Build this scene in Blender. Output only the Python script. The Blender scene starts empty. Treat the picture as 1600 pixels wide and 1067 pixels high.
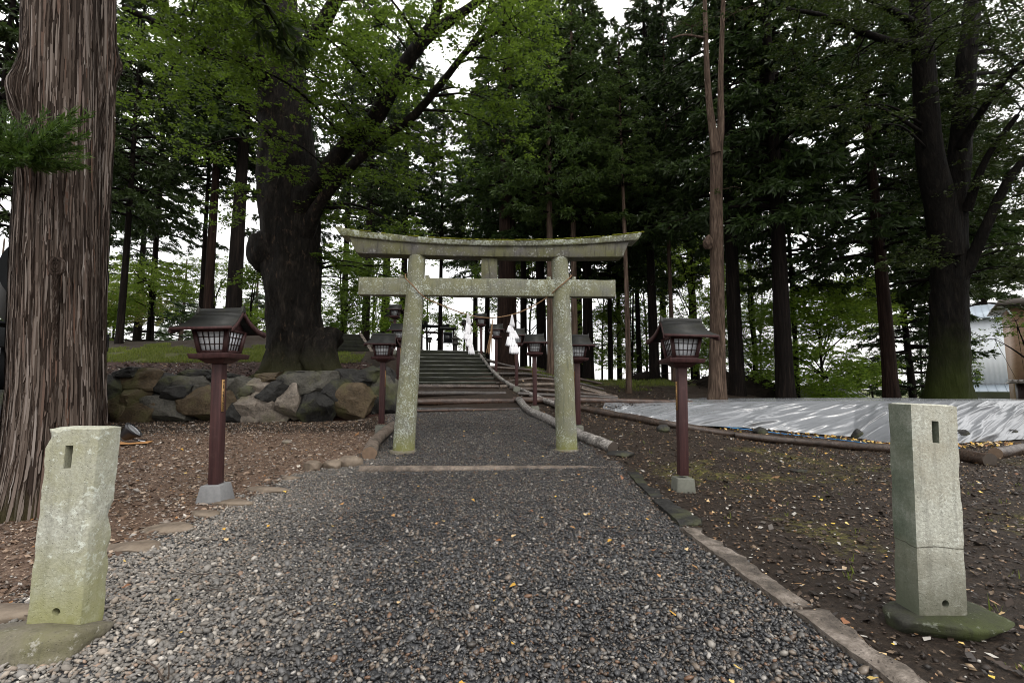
import bpy, bmesh, math, random
import numpy as np
from mathutils import Vector, Matrix

random.seed(7)
RNG = np.random.default_rng(11)
scene = bpy.context.scene
COL = scene.collection
PI = math.pi

# ------------------------------------------------------------------ camera model (1600 x 1067 picture units)
F = 720.0
PITCH = math.atan(71.5 / F)
YAW = math.atan(37.0 / F * math.cos(PITCH))
CAM = np.array([0.0, 0.0, 1.4])
FWD = np.array([math.sin(YAW) * math.cos(PITCH), math.cos(YAW) * math.cos(PITCH), math.sin(PITCH)])
RIGHT = np.array([math.cos(YAW), -math.sin(YAW), 0.0])
UP = np.array([-math.sin(YAW) * math.sin(PITCH), -math.cos(YAW) * math.sin(PITCH), math.cos(PITCH)])


def W(px, py, d):
    """world point seen at photo pixel (px, py) at camera depth d metres"""
    return CAM + d * (FWD + (px - 800.0) / F * RIGHT + (533.5 - py) / F * UP)


def cosx(px): return 1.0 / math.sqrt(1 + ((px - 800.0) / F) ** 2)


def sstep(a, b, x):
    t = np.clip((np.asarray(x, float) - a) / (b - a), 0, 1)
    return t * t * (3 - 2 * t)


# ------------------------------------------------------------------ numpy noise
def _h(i, j, k, s):
    v = np.sin(i * 127.1 + j * 311.7 + k * 74.7 + s * 53.13) * 43758.5453
    return v - np.floor(v)


def vn(p, s=0.0):
    p = np.asarray(p, float)
    i = np.floor(p)
    f = p - i
    u = f * f * (3 - 2 * f)
    x, y, z = i[..., 0], i[..., 1], i[..., 2]
    a, b, c = u[..., 0], u[..., 1], u[..., 2]
    def L(q, r, t): return q + (r - q) * t
    return L(L(L(_h(x, y, z, s), _h(x + 1, y, z, s), a), L(_h(x, y + 1, z, s), _h(x + 1, y + 1, z, s), a), b),
             L(L(_h(x, y, z + 1, s), _h(x + 1, y, z + 1, s), a), L(_h(x, y + 1, z + 1, s), _h(x + 1, y + 1, z + 1, s), a), b), c)


def fbm(p, s=0.0, o=4):
    p = np.asarray(p, float)
    r = 0; a = .5; t = 0
    for k in range(o):
        r = r + a * vn(p, s + k * 3.3); t += a; a *= .5; p = p * 2.03
    return r / t - .5


# ------------------------------------------------------------------ mesh helpers
class MB:
    def __init__(s):
        s.v = []; s.f = []; s.n = 0

    def add(s, v, f):
        v = np.asarray(v, float).reshape(-1, 3)
        if isinstance(f, np.ndarray):
            s.f.append(f.astype(np.int64) + s.n)
        else:
            by = {}
            for q in f: by.setdefault(len(q), []).append(q)
            for q in by.values(): s.f.append(np.asarray(q, np.int64) + s.n)
        s.v.append(v); s.n += len(v)
        return s

    def build(s, name, mat=None, parent=None, smooth=False, loc=None):
        me = bpy.data.meshes.new(name)
        v = np.concatenate(s.v); 
        if loc is not None: v = v - np.asarray(loc, float)
        me.vertices.add(len(v)); me.vertices.foreach_set('co', v.astype(np.float32).ravel())
        tot = np.concatenate([np.full(len(a), a.shape[1], np.int32) for a in s.f])
        loops = np.concatenate([a.ravel() for a in s.f]).astype(np.int32)
        me.loops.add(len(loops)); me.loops.foreach_set('vertex_index', loops)
        me.polygons.add(len(tot))
        st = np.zeros(len(tot), np.int32); st[1:] = np.cumsum(tot)[:-1]
        me.polygons.foreach_set('loop_start', st); me.polygons.foreach_set('loop_total', tot)
        if smooth: me.polygons.foreach_set('use_smooth', np.ones(len(tot), bool))
        me.update(calc_edges=True); me.validate()
        o = bpy.data.objects.new(name, me)
        if loc is not None: o.location = [float(c) for c in loc]
        COL.objects.link(o)
        if mat: me.materials.append(mat)
        if parent: o.parent = parent
        return o


def tag(o, label=None, cat=None, group=None, kind=None):
    if label: o['label'] = label
    if cat: o['category'] = cat
    if group: o['group'] = group
    if kind: o['kind'] = kind
    return o


def thing(name, label, cat, loc=(0, 0, 0), rz=0.0, group=None):
    o = bpy.data.objects.new(name, None)
    o.empty_display_size = .2
    COL.objects.link(o)
    o.location = [float(c) for c in loc]; o.rotation_euler = (0, 0, rz)
    return tag(o, label, cat, group)


def copy_tree(o, parent=None):
    c = o.copy(); COL.objects.link(c)
    if parent is not None: c.parent = parent
    for ch in [q for q in bpy.data.objects if q.parent == o]:
        copy_tree(ch, c)
    return c


BOXF = [[0, 3, 2, 1], [4, 5, 6, 7], [0, 1, 5, 4], [1, 2, 6, 5], [2, 3, 7, 6], [3, 0, 4, 7]]


def box(mb, c, s, top=None, rz=0.0, rx=0.0, ry=0.0):
    """box centred on c with size s; top = (sx, sy) of its upper face"""
    a, b, h = s[0] / 2, s[1] / 2, s[2] / 2
    ta, tb = (a, b) if top is None else (top[0] / 2, top[1] / 2)
    v = np.array([[-a, -b, -h], [a, -b, -h], [a, b, -h], [-a, b, -h], [-ta, -tb, h], [ta, -tb, h], [ta, tb, h], [-ta, tb, h]])
    m = np.array(Matrix.Rotation(rz, 3, 'Z') @ Matrix.Rotation(ry, 3, 'Y') @ Matrix.Rotation(rx, 3, 'X'))
    mb.add(v @ m.T + np.asarray(c, float), BOXF)


def bevel(o, w=.006, seg=2):
    m = o.modifiers.new('bevel', 'BEVEL'); m.width = w; m.segments = seg; m.limit_method = 'ANGLE'
    return o


def frames(P):
    P = np.asarray(P, float)
    T = np.gradient(P, axis=0); T /= np.linalg.norm(T, axis=1)[:, None]
    ref = np.array([0, 0, 1.0]) if abs(T[0][2]) < .9 else np.array([1.0, 0, 0])
    A = np.cross(T, ref); A /= np.linalg.norm(A, axis=1)[:, None]
    B = np.cross(T, A)
    return T, A, B


def tube(mb, P, R, sides=10, cap=True, rfun=None):
    P = np.asarray(P, float); n = len(P)
    R = np.broadcast_to(np.asarray(R, float), (n,))
    T, A, B = frames(P)
    th = np.linspace(0, 2 * PI, sides, endpoint=False)
    rr = R[:, None] * np.ones(sides)[None, :]
    if rfun is not None: rr = rr * rfun(np.arange(n)[:, None], th[None, :])
    v = P[:, None, :] + rr[..., None] * (np.cos(th)[None, :, None] * A[:, None, :] + np.sin(th)[None, :, None] * B[:, None, :])
    i = np.arange(n - 1)[:, None] * sides; j = np.arange(sides)[None, :]; k = (j + 1) % sides
    f = np.stack([i + j, i + sides + j, i + sides + k, i + k], -1).reshape(-1, 4)
    mb.add(v.reshape(-1, 3), f)
    if cap:
        for e, s in ((0, 1), (n - 1, -1)):
            ring = v[e]; c = ring.mean(0)
            vv = np.vstack([ring, c[None]])
            mb.add(vv, [[q, (q + 1) % sides, sides] if s > 0 else [(q + 1) % sides, q, sides] for q in range(sides)])
    return v


def catmull(P, n=8):
    P = [np.asarray(p, float) for p in P]
    if len(P) < 3:
        return np.array([P[0] + (P[1] - P[0]) * t for t in np.linspace(0, 1, n + 1)])
    Q = [2 * P[0] - P[1]] + P + [2 * P[-1] - P[-2]]
    out = []
    for i in range(1, len(Q) - 2):
        for t in np.linspace(0, 1, n, endpoint=False):
            out.append(.5 * (2 * Q[i] + (Q[i + 1] - Q[i - 1]) * t + (2 * Q[i - 1] - 5 * Q[i] + 4 * Q[i + 1] - Q[i + 2]) * t * t
                             + (3 * Q[i] - Q[i - 1] - 3 * Q[i + 1] + Q[i + 2]) * t ** 3))
    out.append(P[-1])
    return np.array(out)


def lathe(mb, prof, sides=24, c=(0, 0, 0), square=False):
    prof = np.asarray(prof, float)
    th = np.linspace(0, 2 * PI, sides, endpoint=False) + (PI / sides if square else 0)
    v = np.stack([prof[:, None, 0] * np.cos(th), prof[:, None, 0] * np.sin(th), prof[:, None, 1] * np.ones(sides)], -1)
    n = len(prof)
    i = np.arange(n - 1)[:, None] * sides; j = np.arange(sides)[None, :]; k = (j + 1) % sides
    f = np.stack([i + j, i + k, i + sides + k, i + sides + j], -1).reshape(-1, 4)
    mb.add(v.reshape(-1, 3) + np.asarray(c, float), f)


_ICO = {}


def ico(sub):
    if sub not in _ICO:
        bm = bmesh.new(); bmesh.ops.create_icosphere(bm, subdivisions=sub, radius=1)
        bm.verts.index_update()
        _ICO[sub] = (np.array([v.co[:] for v in bm.verts]), np.array([[v.index for v in f.verts] for f in bm.faces]))
        bm.free()
    return _ICO[sub]


def rock(mb, c, r, seed, sub=4, boxy=3.0, rough=.22, rot=None):
    v, f = ico(sub)
    v = v.copy()
    rg = np.random.default_rng(seed)
    q = v / (np.abs(v) ** boxy).sum(1)[:, None] ** (1 / boxy)
    for k in range(11):                                                 # knock flat faces off the lump
        n = rg.normal(size=3); n /= np.linalg.norm(n)
        d = q @ n; lim = rg.uniform(.7, .95)
        q = q - np.maximum(d - lim, 0)[:, None] * n * .96
    q = q * (1 + rough * fbm(v * 1.7 + seed * 7.1, seed, 4)[:, None] + rough * .35 * fbm(v * 6 + seed, seed + 9, 3)[:, None])
    a = rg.uniform(-PI, PI) if rot is None else rot
    m = np.array(Matrix.Rotation(a, 3, 'Z') @ Matrix.Rotation(rg.uniform(-.2, .2), 3, 'X'))
    mb.add((q * 1.0) @ m.T * np.asarray(r, float) + np.asarray(c, float), f)


# ------------------------------------------------------------------ material helpers
class Mat:
    def __init__(s, name):
        s.m = bpy.data.materials.new(name); s.m.use_nodes = True
        s.t = s.m.node_tree; s.b = s.t.nodes['Principled BSDF']; s.co = None

    def n(s, typ, **kw):
        q = s.t.nodes.new(typ)
        for k, v in kw.items():
            if k in q.inputs: s.set(q.inputs[k], v)
            else: setattr(q, k, v)
        return q

    def set(s, inp, v):
        if isinstance(v, bpy.types.NodeSocket): s.t.links.new(v, inp)
        else:
            if isinstance(v, tuple) and len(v) == 3 and inp.type == 'RGBA': v = v + (1,)
            inp.default_value = v

    def coord(s, scale=(1, 1, 1), which='Object'):
        tc = s.n('ShaderNodeTexCoord')
        mp = s.n('ShaderNodeMapping'); s.t.links.new(tc.outputs[which], mp.inputs['Vector'])
        mp.inputs['Scale'].default_value = scale
        return mp.outputs[0]

    def noise(s, scale, detail=4, rough=.55, co=None, dist=0.0):
        q = s.n('ShaderNodeTexNoise', Scale=scale, Detail=detail, Roughness=rough, Distortion=dist)
        s.t.links.new(co if co is not None else s.coord(), q.inputs['Vector'])
        return q.outputs['Fac']

    def voro(s, scale, co=None, feature='F1', out='Distance'):
        q = s.n('ShaderNodeTexVoronoi', feature=feature, Scale=scale)
        s.t.links.new(co if co is not None else s.coord(), q.inputs['Vector'])
        return q.outputs[out]

    def ramp(s, fac, stops, interp='LINEAR'):
        q = s.n('ShaderNodeValToRGB'); q.color_ramp.interpolation = interp
        s.set(q.inputs['Fac'], fac)
        e = q.color_ramp.elements
        while len(e) < len(stops): e.new(.5)
        for k, (p, c) in enumerate(stops):
            e[k].position = p
            e[k].color = (c, c, c, 1) if isinstance(c, (int, float)) else tuple(c) + (1,)
        return q.outputs['Color']

    def mix(s, fac, a, b, mode='MIX'):
        q = s.n('ShaderNodeMix', data_type='RGBA', blend_type=mode)
        s.set(q.inputs[0], fac); s.set(q.inputs[6], a); s.set(q.inputs[7], b)
        return q.outputs[2]

    def math(s, op, a, b=0.0, clamp=False):
        q = s.n('ShaderNodeMath', operation=op, use_clamp=clamp)
        s.set(q.inputs[0], a); s.set(q.inputs[1], b)
        return q.outputs[0]

    def attr(s, name):
        return s.n('ShaderNodeAttribute', attribute_name=name).outputs['Fac']

    def z(s, which='Object'):
        tc = s.n('ShaderNodeTexCoord'); sp = s.n('ShaderNodeSeparateXYZ')
        s.t.links.new(tc.outputs[which], sp.inputs[0])
        return sp.outputs['Z']

    def bump(s, h, strength=.5, dist=.02, prev=None):
        q = s.n('ShaderNodeBump', Strength=strength, Distance=dist)
        s.set(q.inputs['Height'], h)
        if prev is not None: s.t.links.new(prev, q.inputs['Normal'])
        s.t.links.new(q.outputs[0], s.b.inputs['Normal'])
        return q.outputs[0]

    def done(s, color=None, rough=None, spec=None, metal=None):
        if color is not None: s.set(s.b.inputs['Base Color'], color)
        if rough is not None: s.set(s.b.inputs['Roughness'], rough)
        if spec is not None: s.b.inputs['Specular IOR Level'].default_value = spec
        if metal is not None: s.b.inputs['Metallic'].default_value = metal
        return s.m


def m_plain(name, col, rough=.6, spec=.4, var=.25, scale=8.0, bump=.2, bdist=.004, metal=0):
    q = Mat(name)
    n = q.noise(scale, 6, .6)
    c = q.mix(n, tuple(x * (1 - var) for x in col), tuple(min(1, x * (1 + var)) for x in col))
    q.bump(q.noise(scale * 6, 4), bump, bdist)
    return q.done(c, rough, spec, metal)


def m_lichen(name, base, olive, pale, pale_amt=.5, olive_amt=.5, dark_amt=.35, foot=None, spot=22.0, foot_h=.25):
    q = Mat(name)
    co = q.coord()
    n1 = q.noise(2.3, 6, .65, co); n2 = q.noise(7, 6, .65, co, .6); n3 = q.noise(spot, 5, .7, co)
    n4 = q.noise(60, 3, .6, co)
    c = q.mix(q.ramp(n4, [(.3, 0.0), (.7, 1.0)]), tuple(x * .72 for x in base), tuple(x * 1.15 for x in base))
    c = q.mix(q.ramp(n1, [(.5 - olive_amt * .3, 0.0), (.72 - olive_amt * .25, .85)]), c, olive)
    streak = q.noise(3.0, 5, .6, q.coord((6, 6, .7)))
    c = q.mix(q.ramp(streak, [(.52, 0.0), (.75, dark_amt)]), c, tuple(x * .25 for x in base))
    sp = q.math('ADD', q.math('ADD', q.math('MULTIPLY', n3, .65), q.math('MULTIPLY', n2, .3)), q.math('MULTIPLY', q.noise(1.6, 3, .5, co, .5), .22))
    c = q.mix(q.ramp(sp, [(.685 - pale_amt * .14, 0.0), (.745 - pale_amt * .14, .9)]), c, pale)
    pits = q.voro(55, co)
    c = q.mix(q.ramp(pits, [(.05, .55), (.16, 0.0)]), c, tuple(x * .3 for x in base))
    if foot:
        zz = q.math('ADD', q.z(), q.math('MULTIPLY', q.math('SUBTRACT', n2, .5), .5))
        c = q.mix(q.ramp(q.math('DIVIDE', zz, foot_h), [(0.0, .9), (1.0, 0.0)]), c, foot)
    h = q.math('ADD', q.math('MULTIPLY', n3, .6), q.math('MULTIPLY', q.noise(90, 4, .7, co), .5))
    h = q.math('SUBTRACT', h, q.ramp(pits, [(.02, .5), (.2, 0.0)]))
    q.bump(h, .7, .012)
    return q.done(c, .8, .3)


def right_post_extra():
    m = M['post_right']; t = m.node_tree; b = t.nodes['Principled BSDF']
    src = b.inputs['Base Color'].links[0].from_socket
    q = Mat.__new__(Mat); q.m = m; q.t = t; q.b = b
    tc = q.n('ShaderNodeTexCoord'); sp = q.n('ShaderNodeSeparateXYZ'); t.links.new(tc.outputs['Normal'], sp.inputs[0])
    algae_shade = q.math('MULTIPLY', q.math('MULTIPLY', sp.outputs['X'], -1.0, True), q.ramp(q.noise(5, 5, .6), [(.3, .95), (.75, .55)]))  # left face: side shade painted into the colour along with algae green
    c = q.mix(algae_shade, src, (.04, .06, .035))
    zz = q.math('ADD', q.z(), q.math('MULTIPLY', q.math('SUBTRACT', q.noise(6, 4), .5), .05))
    crack = q.ramp(q.math('MULTIPLY', q.math('ABSOLUTE', q.math('SUBTRACT', zz, .46)), 60.0), [(.08, .9), (.3, 0.0)])
    c = q.mix(crack, c, (.03, .03, .02))
    low = q.ramp(zz, [(.38, .35), (.5, 0.0)])
    c = q.mix(low, c, (.13, .125, .09))
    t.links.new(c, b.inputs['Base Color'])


def m_bark(name, dark, mid, light, sx=14.0, sz=1.1, rough=.85, bdist=.03, moss=None, moss_h=2.0, patch=None):
    q = Mat(name)
    co = q.coord((sx, sx, sz)); co2 = q.coord((sx * 3.2, sx * 3.2, sz * 2.0)); c1 = q.coord()
    n = q.noise(1.0, 6, .62, co, .7); n2 = q.noise(1.0, 5, .65, co2, .4); n3 = q.noise(1.3, 4, .6, c1)
    f = q.math('ADD', q.math('MULTIPLY', n, .6), q.math('MULTIPLY', n2, .42))
    c = q.ramp(f, [(.41, dark), (.53, mid), (.7, light)])
    c = q.mix(q.ramp(n3, [(.4, 0.0), (.7, .55)]), c, tuple(x * .55 for x in mid))
    if patch: c = q.mix(q.ramp(q.noise(7, 5, .7, q.coord((1, 1, .45))), [(.6, 0.0), (.66, .8)]), c, patch)
    if moss:
        zz = q.math('ADD', q.math('DIVIDE', q.z(), moss_h), q.math('MULTIPLY', q.math('SUBTRACT', n3, .5), 1.2))
        c = q.mix(q.ramp(zz, [(0.1, .85), (1.0, 0.0)]), c, moss)
    q.bump(f, 1.0, bdist * 1.4)
    return q.done(c, rough, .08)


def m_leaf(name, a, b, c, trans=.35, clump=.6):
    q = Mat(name)
    g = q.n('ShaderNodeNewGeometry')
    r = g.outputs['Random Per Island']
    col = q.ramp(r, [(0, a), (.5, b), (1, c)])
    cl = q.noise(clump, 3, .6)
    col = q.mix(q.ramp(cl, [(.35, .55), (.65, 0.0)]), col, tuple(x * .55 for x in a))
    oi = q.n('ShaderNodeObjectInfo')
    col = q.mix(q.math('MULTIPLY', oi.outputs['Random'], .55), col, q.mix(.5, col, (.05, .055, .012)))
    q.done(col, .5, .22)
    tr = q.n('ShaderNodeBsdfTranslucent'); q.set(tr.inputs['Color'], q.mix(.6, col, tuple(min(1, x * 1.3) for x in c)))
    mx = q.n('ShaderNodeMixShader'); mx.inputs[0].default_value = trans
    q.t.links.new(q.b.outputs[0], mx.inputs[1]); q.t.links.new(tr.outputs[0], mx.inputs[2])
    q.t.links.new(mx.outputs[0], q.t.nodes['Material Output'].inputs['Surface'])
    return q.m


# ------------------------------------------------------------------ materials
M = {}
M['torii'] = m_lichen('weathered_granite', (.16, .163, .135), (.165, .165, .092), (.41, .45, .405), .52, .62, .55, (.16, .165, .05), 42, .4)
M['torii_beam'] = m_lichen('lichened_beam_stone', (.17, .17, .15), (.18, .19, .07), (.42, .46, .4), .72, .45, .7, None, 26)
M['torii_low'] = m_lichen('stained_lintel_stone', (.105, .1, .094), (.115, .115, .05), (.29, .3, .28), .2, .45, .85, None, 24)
M['post_left'] = m_lichen('pale_lichen_post_stone', (.39, .395, .335), (.28, .275, .165), (.54, .57, .505), .45, .3, .45, (.22, .22, .08), 24, .55)
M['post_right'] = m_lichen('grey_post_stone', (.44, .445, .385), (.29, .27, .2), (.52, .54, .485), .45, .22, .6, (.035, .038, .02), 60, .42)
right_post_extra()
M['plinth'] = m_lichen('mossy_plinth_stone', (.14, .125, .1), (.12, .115, .06), (.3, .29, .25), .2, .3, .5, None, 20)
M['plinth_dark'] = m_lichen('dark_mossy_plinth_stone', (.028, .028, .022), (.035, .045, .008), (.13, .14, .11), .2, .35, .5, None, 20)
M['conc'] = m_plain('grey_footing_concrete', (.17, .172, .175), .85, .2, .35, 20, .4, .006)
M['wood_paint'] = None
M['wood_dark'] = m_plain('dark_brown_wood', (.028, .016, .016), .5, .2, .25, 6, .15, .003)
M['plaque'] = m_plain('tan_name_plate', (.34, .2, .08), .6, .3, .15, 30, .1, .001)
M['ink'] = m_plain('black_ink', (.02, .015, .012), .6, .2, .1)
M['paper'] = m_plain('white_lantern_pane', (.8, .83, .87), .35, .5, .08, 3, .05, .001)
M['shide'] = m_plain('white_folded_paper', (.85, .85, .88), .7, .2, .04, 6, .1, .002)
M['rope'] = m_plain('straw_rope', (.2, .125, .07), .85, .2, .4, 60, .5, .004)
M['black'] = m_plain('black_plastic', (.012, .012, .014), .3, .5, .2, 9, .1, .001)
M['black_metal'] = m_plain('black_painted_metal', (.006, .007, .008), .6, .15, .3, 5, .1, .002)
M['board'] = m_plain('new_pine_board', (.42, .22, .09), .6, .3, .2, 10, .1, .002)
M['tarp_rope'] = m_plain('blue_rope', (.02, .2, .5), .5, .4, .15, 40, .2, .002)
M['white_metal'] = m_plain('white_corrugated_cladding', (.62, .66, .7), .5, .4, .05, 2, .05, .002)
M['roof_blue'] = m_plain('blue_grey_metal_roof', (.26, .31, .36), .35, .5, .12, 2, .05, .002)
M['tile_brown'] = None
M['cap_dark'] = m_plain('dark_eave_tiles', (.09, .075, .065), .5, .4, .3, 6, .2, .01)
M['glass'] = m_plain('dark_window_glass', (.05, .06, .07), .1, .6, .1)
M['steel'] = m_plain('pale_steel_rail', (.5, .52, .55), .35, .5, .1)
M['brush'] = m_plain('dark_brush_heap', (.02, .016, .013), .95, .1, .6, 6, 1.0, .08)
M['cut_wood'] = m_plain('cut_log_end', (.05, .04, .032), .7, .3, .4, 14, .3, .005)
M['cut_pale'] = m_plain('pale_cut_log_end', (.16, .11, .075), .7, .3, .4, 14, .3, .005)


def make_more_mats():
    q = Mat('maroon_painted_wood')
    g = q.noise(1.0, 5, .6, q.coord((30, 30, 1.6))); n = q.noise(6, 5, .65); n2 = q.noise(38, 4, .7)
    c = q.mix(q.ramp(g, [(.35, 0.0), (.7, 1.0)]), (.031, .014, .0145), (.06, .027, .026))
    c = q.mix(q.ramp(n, [(.55, 0.0), (.75, .5)]), c, (.085, .05, .045))
    c = q.mix(q.ramp(n2, [(.66, 0.0), (.74, .6)]), c, (.13, .095, .08))
    q.bump(g, .3, .003)
    M['wood_paint'] = q.done(c, q.ramp(n, [(.3, .4), (.7, .65)]), .22)
    q = Mat('white_lantern_pane')
    n = q.noise(7, 5, .6)
    M['paper'] = q.done(q.mix(n, (.5, .53, .57), (.84, .87, .9)), .3, .5)
    # lantern roof: thin dark boards, damp
    q = Mat('damp_dark_roof_boards')
    n = q.noise(1.0, 5, .6, q.coord((3, 30, 30)))
    c = q.mix(n, (.008, .009, .01), (.03, .031, .028))
    c = q.mix(q.ramp(q.noise(5, 4, .6), [(.5, 0.0), (.75, .6)]), c, (.03, .03, .018))
    q.bump(n, .4, .006)
    M['lamp_roof'] = q.done(c, q.ramp(q.noise(9), [(.3, .35), (.7, .55)]), .25)
    # wet logs; the whitest has its sky reflection painted into the colour
    for nm, d, l, r in (('log_brown', (.022, .014, .01), (.085, .056, .04), .24), ('log_sky_sheen', (.035, .03, .027), (.48, .45, .42), .2),
                        ('log_dark', (.012, .009, .008), (.05, .036, .028), .24), ('log_pale', (.055, .042, .031), (.21, .165, .13), .5),
                        ('log_red', (.024, .013, .009), (.09, .05, .033), .26)):
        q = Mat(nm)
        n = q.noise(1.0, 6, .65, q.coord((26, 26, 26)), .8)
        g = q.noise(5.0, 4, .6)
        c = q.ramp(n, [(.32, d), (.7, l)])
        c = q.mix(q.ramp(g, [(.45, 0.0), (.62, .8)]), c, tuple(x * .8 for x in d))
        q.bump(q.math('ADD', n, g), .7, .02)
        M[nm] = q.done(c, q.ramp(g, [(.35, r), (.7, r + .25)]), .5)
    # stones
    q = Mat('gravel_stone')
    r = q.n('ShaderNodeNewGeometry').outputs['Random Per Island']
    c = q.ramp(r, [(0, (.016, .017, .019)), (.16, (.042, .044, .048)), (.31, (.09, .091, .095)), (.43, (.026, .025, .026)), (.56, (.16, .15, .138)),
                   (.66, (.065, .055, .045)), (.76, (.24, .19, .145)), (.85, (.12, .078, .05)), (.92, (.36, .33, .29)), (.965, (.22, .115, .06)), (.985, (.5, .47, .43))], 'CONSTANT')
    geo = q.n('ShaderNodeNewGeometry')
    sp = q.n('ShaderNodeSeparateXYZ'); q.t.links.new(geo.outputs['Position'], sp.inputs[0])
    tc = geo.outputs['Position']
    wn = q.noise(.55, 4, .6, tc)
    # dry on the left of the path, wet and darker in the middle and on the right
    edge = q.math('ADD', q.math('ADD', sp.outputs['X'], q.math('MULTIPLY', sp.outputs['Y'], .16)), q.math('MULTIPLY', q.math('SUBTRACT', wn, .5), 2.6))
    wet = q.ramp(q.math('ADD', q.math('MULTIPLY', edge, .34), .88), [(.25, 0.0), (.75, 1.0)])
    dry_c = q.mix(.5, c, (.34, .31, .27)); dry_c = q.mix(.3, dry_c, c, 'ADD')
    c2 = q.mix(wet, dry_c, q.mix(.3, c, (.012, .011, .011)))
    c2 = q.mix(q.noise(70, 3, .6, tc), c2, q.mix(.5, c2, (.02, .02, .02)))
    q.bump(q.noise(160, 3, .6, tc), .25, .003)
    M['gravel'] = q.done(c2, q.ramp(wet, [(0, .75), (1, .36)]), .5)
    # chips and pebbles in the soil
    for nm, stops in (('chips_left', [(0, (.05, .03, .02)), (.18, (.13, .085, .058)), (.38, (.24, .17, .12)), (.5, (.075, .05, .036)), (.64, (.2, .17, .145)), (.78, (.34, .265, .2)), (.88, (.28, .26, .24)), (.955, (.28, .14, .06)), (.98, (.5, .46, .41))]),
                      ('chips_right', [(0, (.018, .013, .01)), (.25, (.034, .023, .017)), (.45, (.06, .042, .03)), (.6, (.022, .019, .017)), (.7, (.14, .1, .068)), (.79, (.07, .06, .052)), (.86, (.2, .115, .06)), (.915, (.3, .22, .14)), (.96, (.36, .34, .31))])):
        q = Mat(nm)
        r = q.n('ShaderNodeNewGeometry').outputs['Random Per Island']
        c = q.ramp(r, stops, 'CONSTANT')
        M[nm] = q.done(c, .5, .28)
    q = Mat('ginkgo_yellow_leaf')
    r = q.n('ShaderNodeNewGeometry').outputs['Random Per Island']
    M['yellow'] = q.done(q.ramp(r, [(0, (.42, .24, .04)), (.25, (.5, .36, .12)), (.45, (.3, .16, .06)), (.62, (.5, .36, .19)), (.8, (.18, .075, .03)), (.9, (.55, .38, .06))], 'CONSTANT'), .5, .4)
    # boulders
    for nm, a, b in (('boulder_grey', (.03, .029, .025), (.1, .095, .08)), ('boulder_brown', (.036, .027, .016), (.105, .077, .048)), ('boulder_dark', (.009, .009, .0085), (.036, .035, .033)), ('boulder_pale', (.07, .06, .05), (.24, .205, .17))):
        q = Mat(nm)
        n = q.noise(3.2, 7, .65); n2 = q.noise(20, 5, .65)
        c = q.ramp(q.math('ADD', q.math('MULTIPLY', n, .6), q.math('MULTIPLY', n2, .4)), [(.36, a), (.64, b)])
        c = q.mix(q.ramp(q.noise(1.6, 5, .6), [(.52, 0.0), (.66, .6)]), c, (.06, .066, .022))
        q.bump(q.math('ADD', q.math('MULTIPLY', n, 1.2), q.math('MULTIPLY', n2, .5)), .8, .05)
        M[nm] = q.done(c, q.ramp(n, [(.3, .5), (.7, .8)]), .2)
    q = Mat('kerb_concrete')
    n = q.noise(5, 7, .7); n2 = q.noise(45, 4, .7); pits = q.voro(38)
    c = q.ramp(n, [(.38, (.04, .033, .026)), (.52, (.13, .108, .088)), (.68, (.3, .26, .225))])
    c = q.mix(q.ramp(n2, [(.4, 0.0), (.7, .5)]), c, (.07, .055, .045))
    c = q.mix(q.ramp(pits, [(.08, .6), (.22, 0.0)]), c, (.06, .05, .045))
    q.bump(q.math('ADD', q.math('MULTIPLY', n, .8), q.math('SUBTRACT', n2, q.ramp(pits, [(.05, .7), (.25, 0.0)]))), .9, .02)
    M['kerb'] = q.done(c, .7, .4)
    q = Mat('brown_flat_stone')
    n = q.noise(6, 6, .65)
    q.bump(n, .8, .02)
    M['flat_stone'] = q.done(q.ramp(n, [(.3, (.07, .052, .038)), (.7, (.2, .16, .12))]), .7, .4)
    q = Mat('grey_tarpaulin')
    n = q.noise(1.2, 5, .6)
    q.bump(q.noise(6, 5, .6, q.coord((1, 1, 1)), 1.5), .25, .03)
    M['tarp'] = q.done(q.mix(n, (.15, .16, .172), (.22, .23, .245)), q.ramp(n, [(.3, .16), (.7, .3)]), 1.0)
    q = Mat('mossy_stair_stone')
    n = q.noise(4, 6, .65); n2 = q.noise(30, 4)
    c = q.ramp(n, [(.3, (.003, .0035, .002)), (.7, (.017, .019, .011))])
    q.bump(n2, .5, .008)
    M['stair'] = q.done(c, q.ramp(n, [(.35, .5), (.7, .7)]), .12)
    M['nosing_highlight'] = m_plain('wet_nosing_highlight', (.11, .115, .1), .3, .5, .7, 3, .3, .004)  # pale colour paints in the wet highlight along the step edges
    q = Mat('brown_facade_tiles')
    br = q.n('ShaderNodeTexBrick'); br.inputs['Scale'].default_value = 4.0
    br.inputs['Color1'].default_value = (.2, .12, .07, 1); br.inputs['Color2'].default_value = (.25, .15, .09, 1); br.inputs['Mortar'].default_value = (.1, .07, .05, 1)
    br.inputs['Mortar Size'].default_value = .015
    mp = q.n('ShaderNodeMapping'); tc = q.n('ShaderNodeTexCoord'); q.t.links.new(tc.outputs['Object'], mp.inputs[0])
    mp.inputs['Rotation'].default_value = (PI / 2, 0, 0)
    q.t.links.new(mp.outputs[0], br.inputs['Vector'])
    M['tile_brown'] = q.done(br.outputs['Color'], .5, .4)
    # ground
    q = Mat('forest_ground')
    tc = q.n('ShaderNodeNewGeometry').outputs['Position']
    n = q.noise(1.3, 6, .65, tc); n2 = q.noise(14, 6, .7, tc); n3 = q.noise(70, 4, .7, tc); v = q.voro(45, tc, 'F1', 'Color')
    f = q.math('ADD', q.math('MULTIPLY', n2, .5), q.math('MULTIPLY', n3, .5))
    left = q.ramp(f, [(.3, (.045, .028, .019)), (.5, (.115, .074, .052)), (.68, (.24, .175, .13))])
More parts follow.
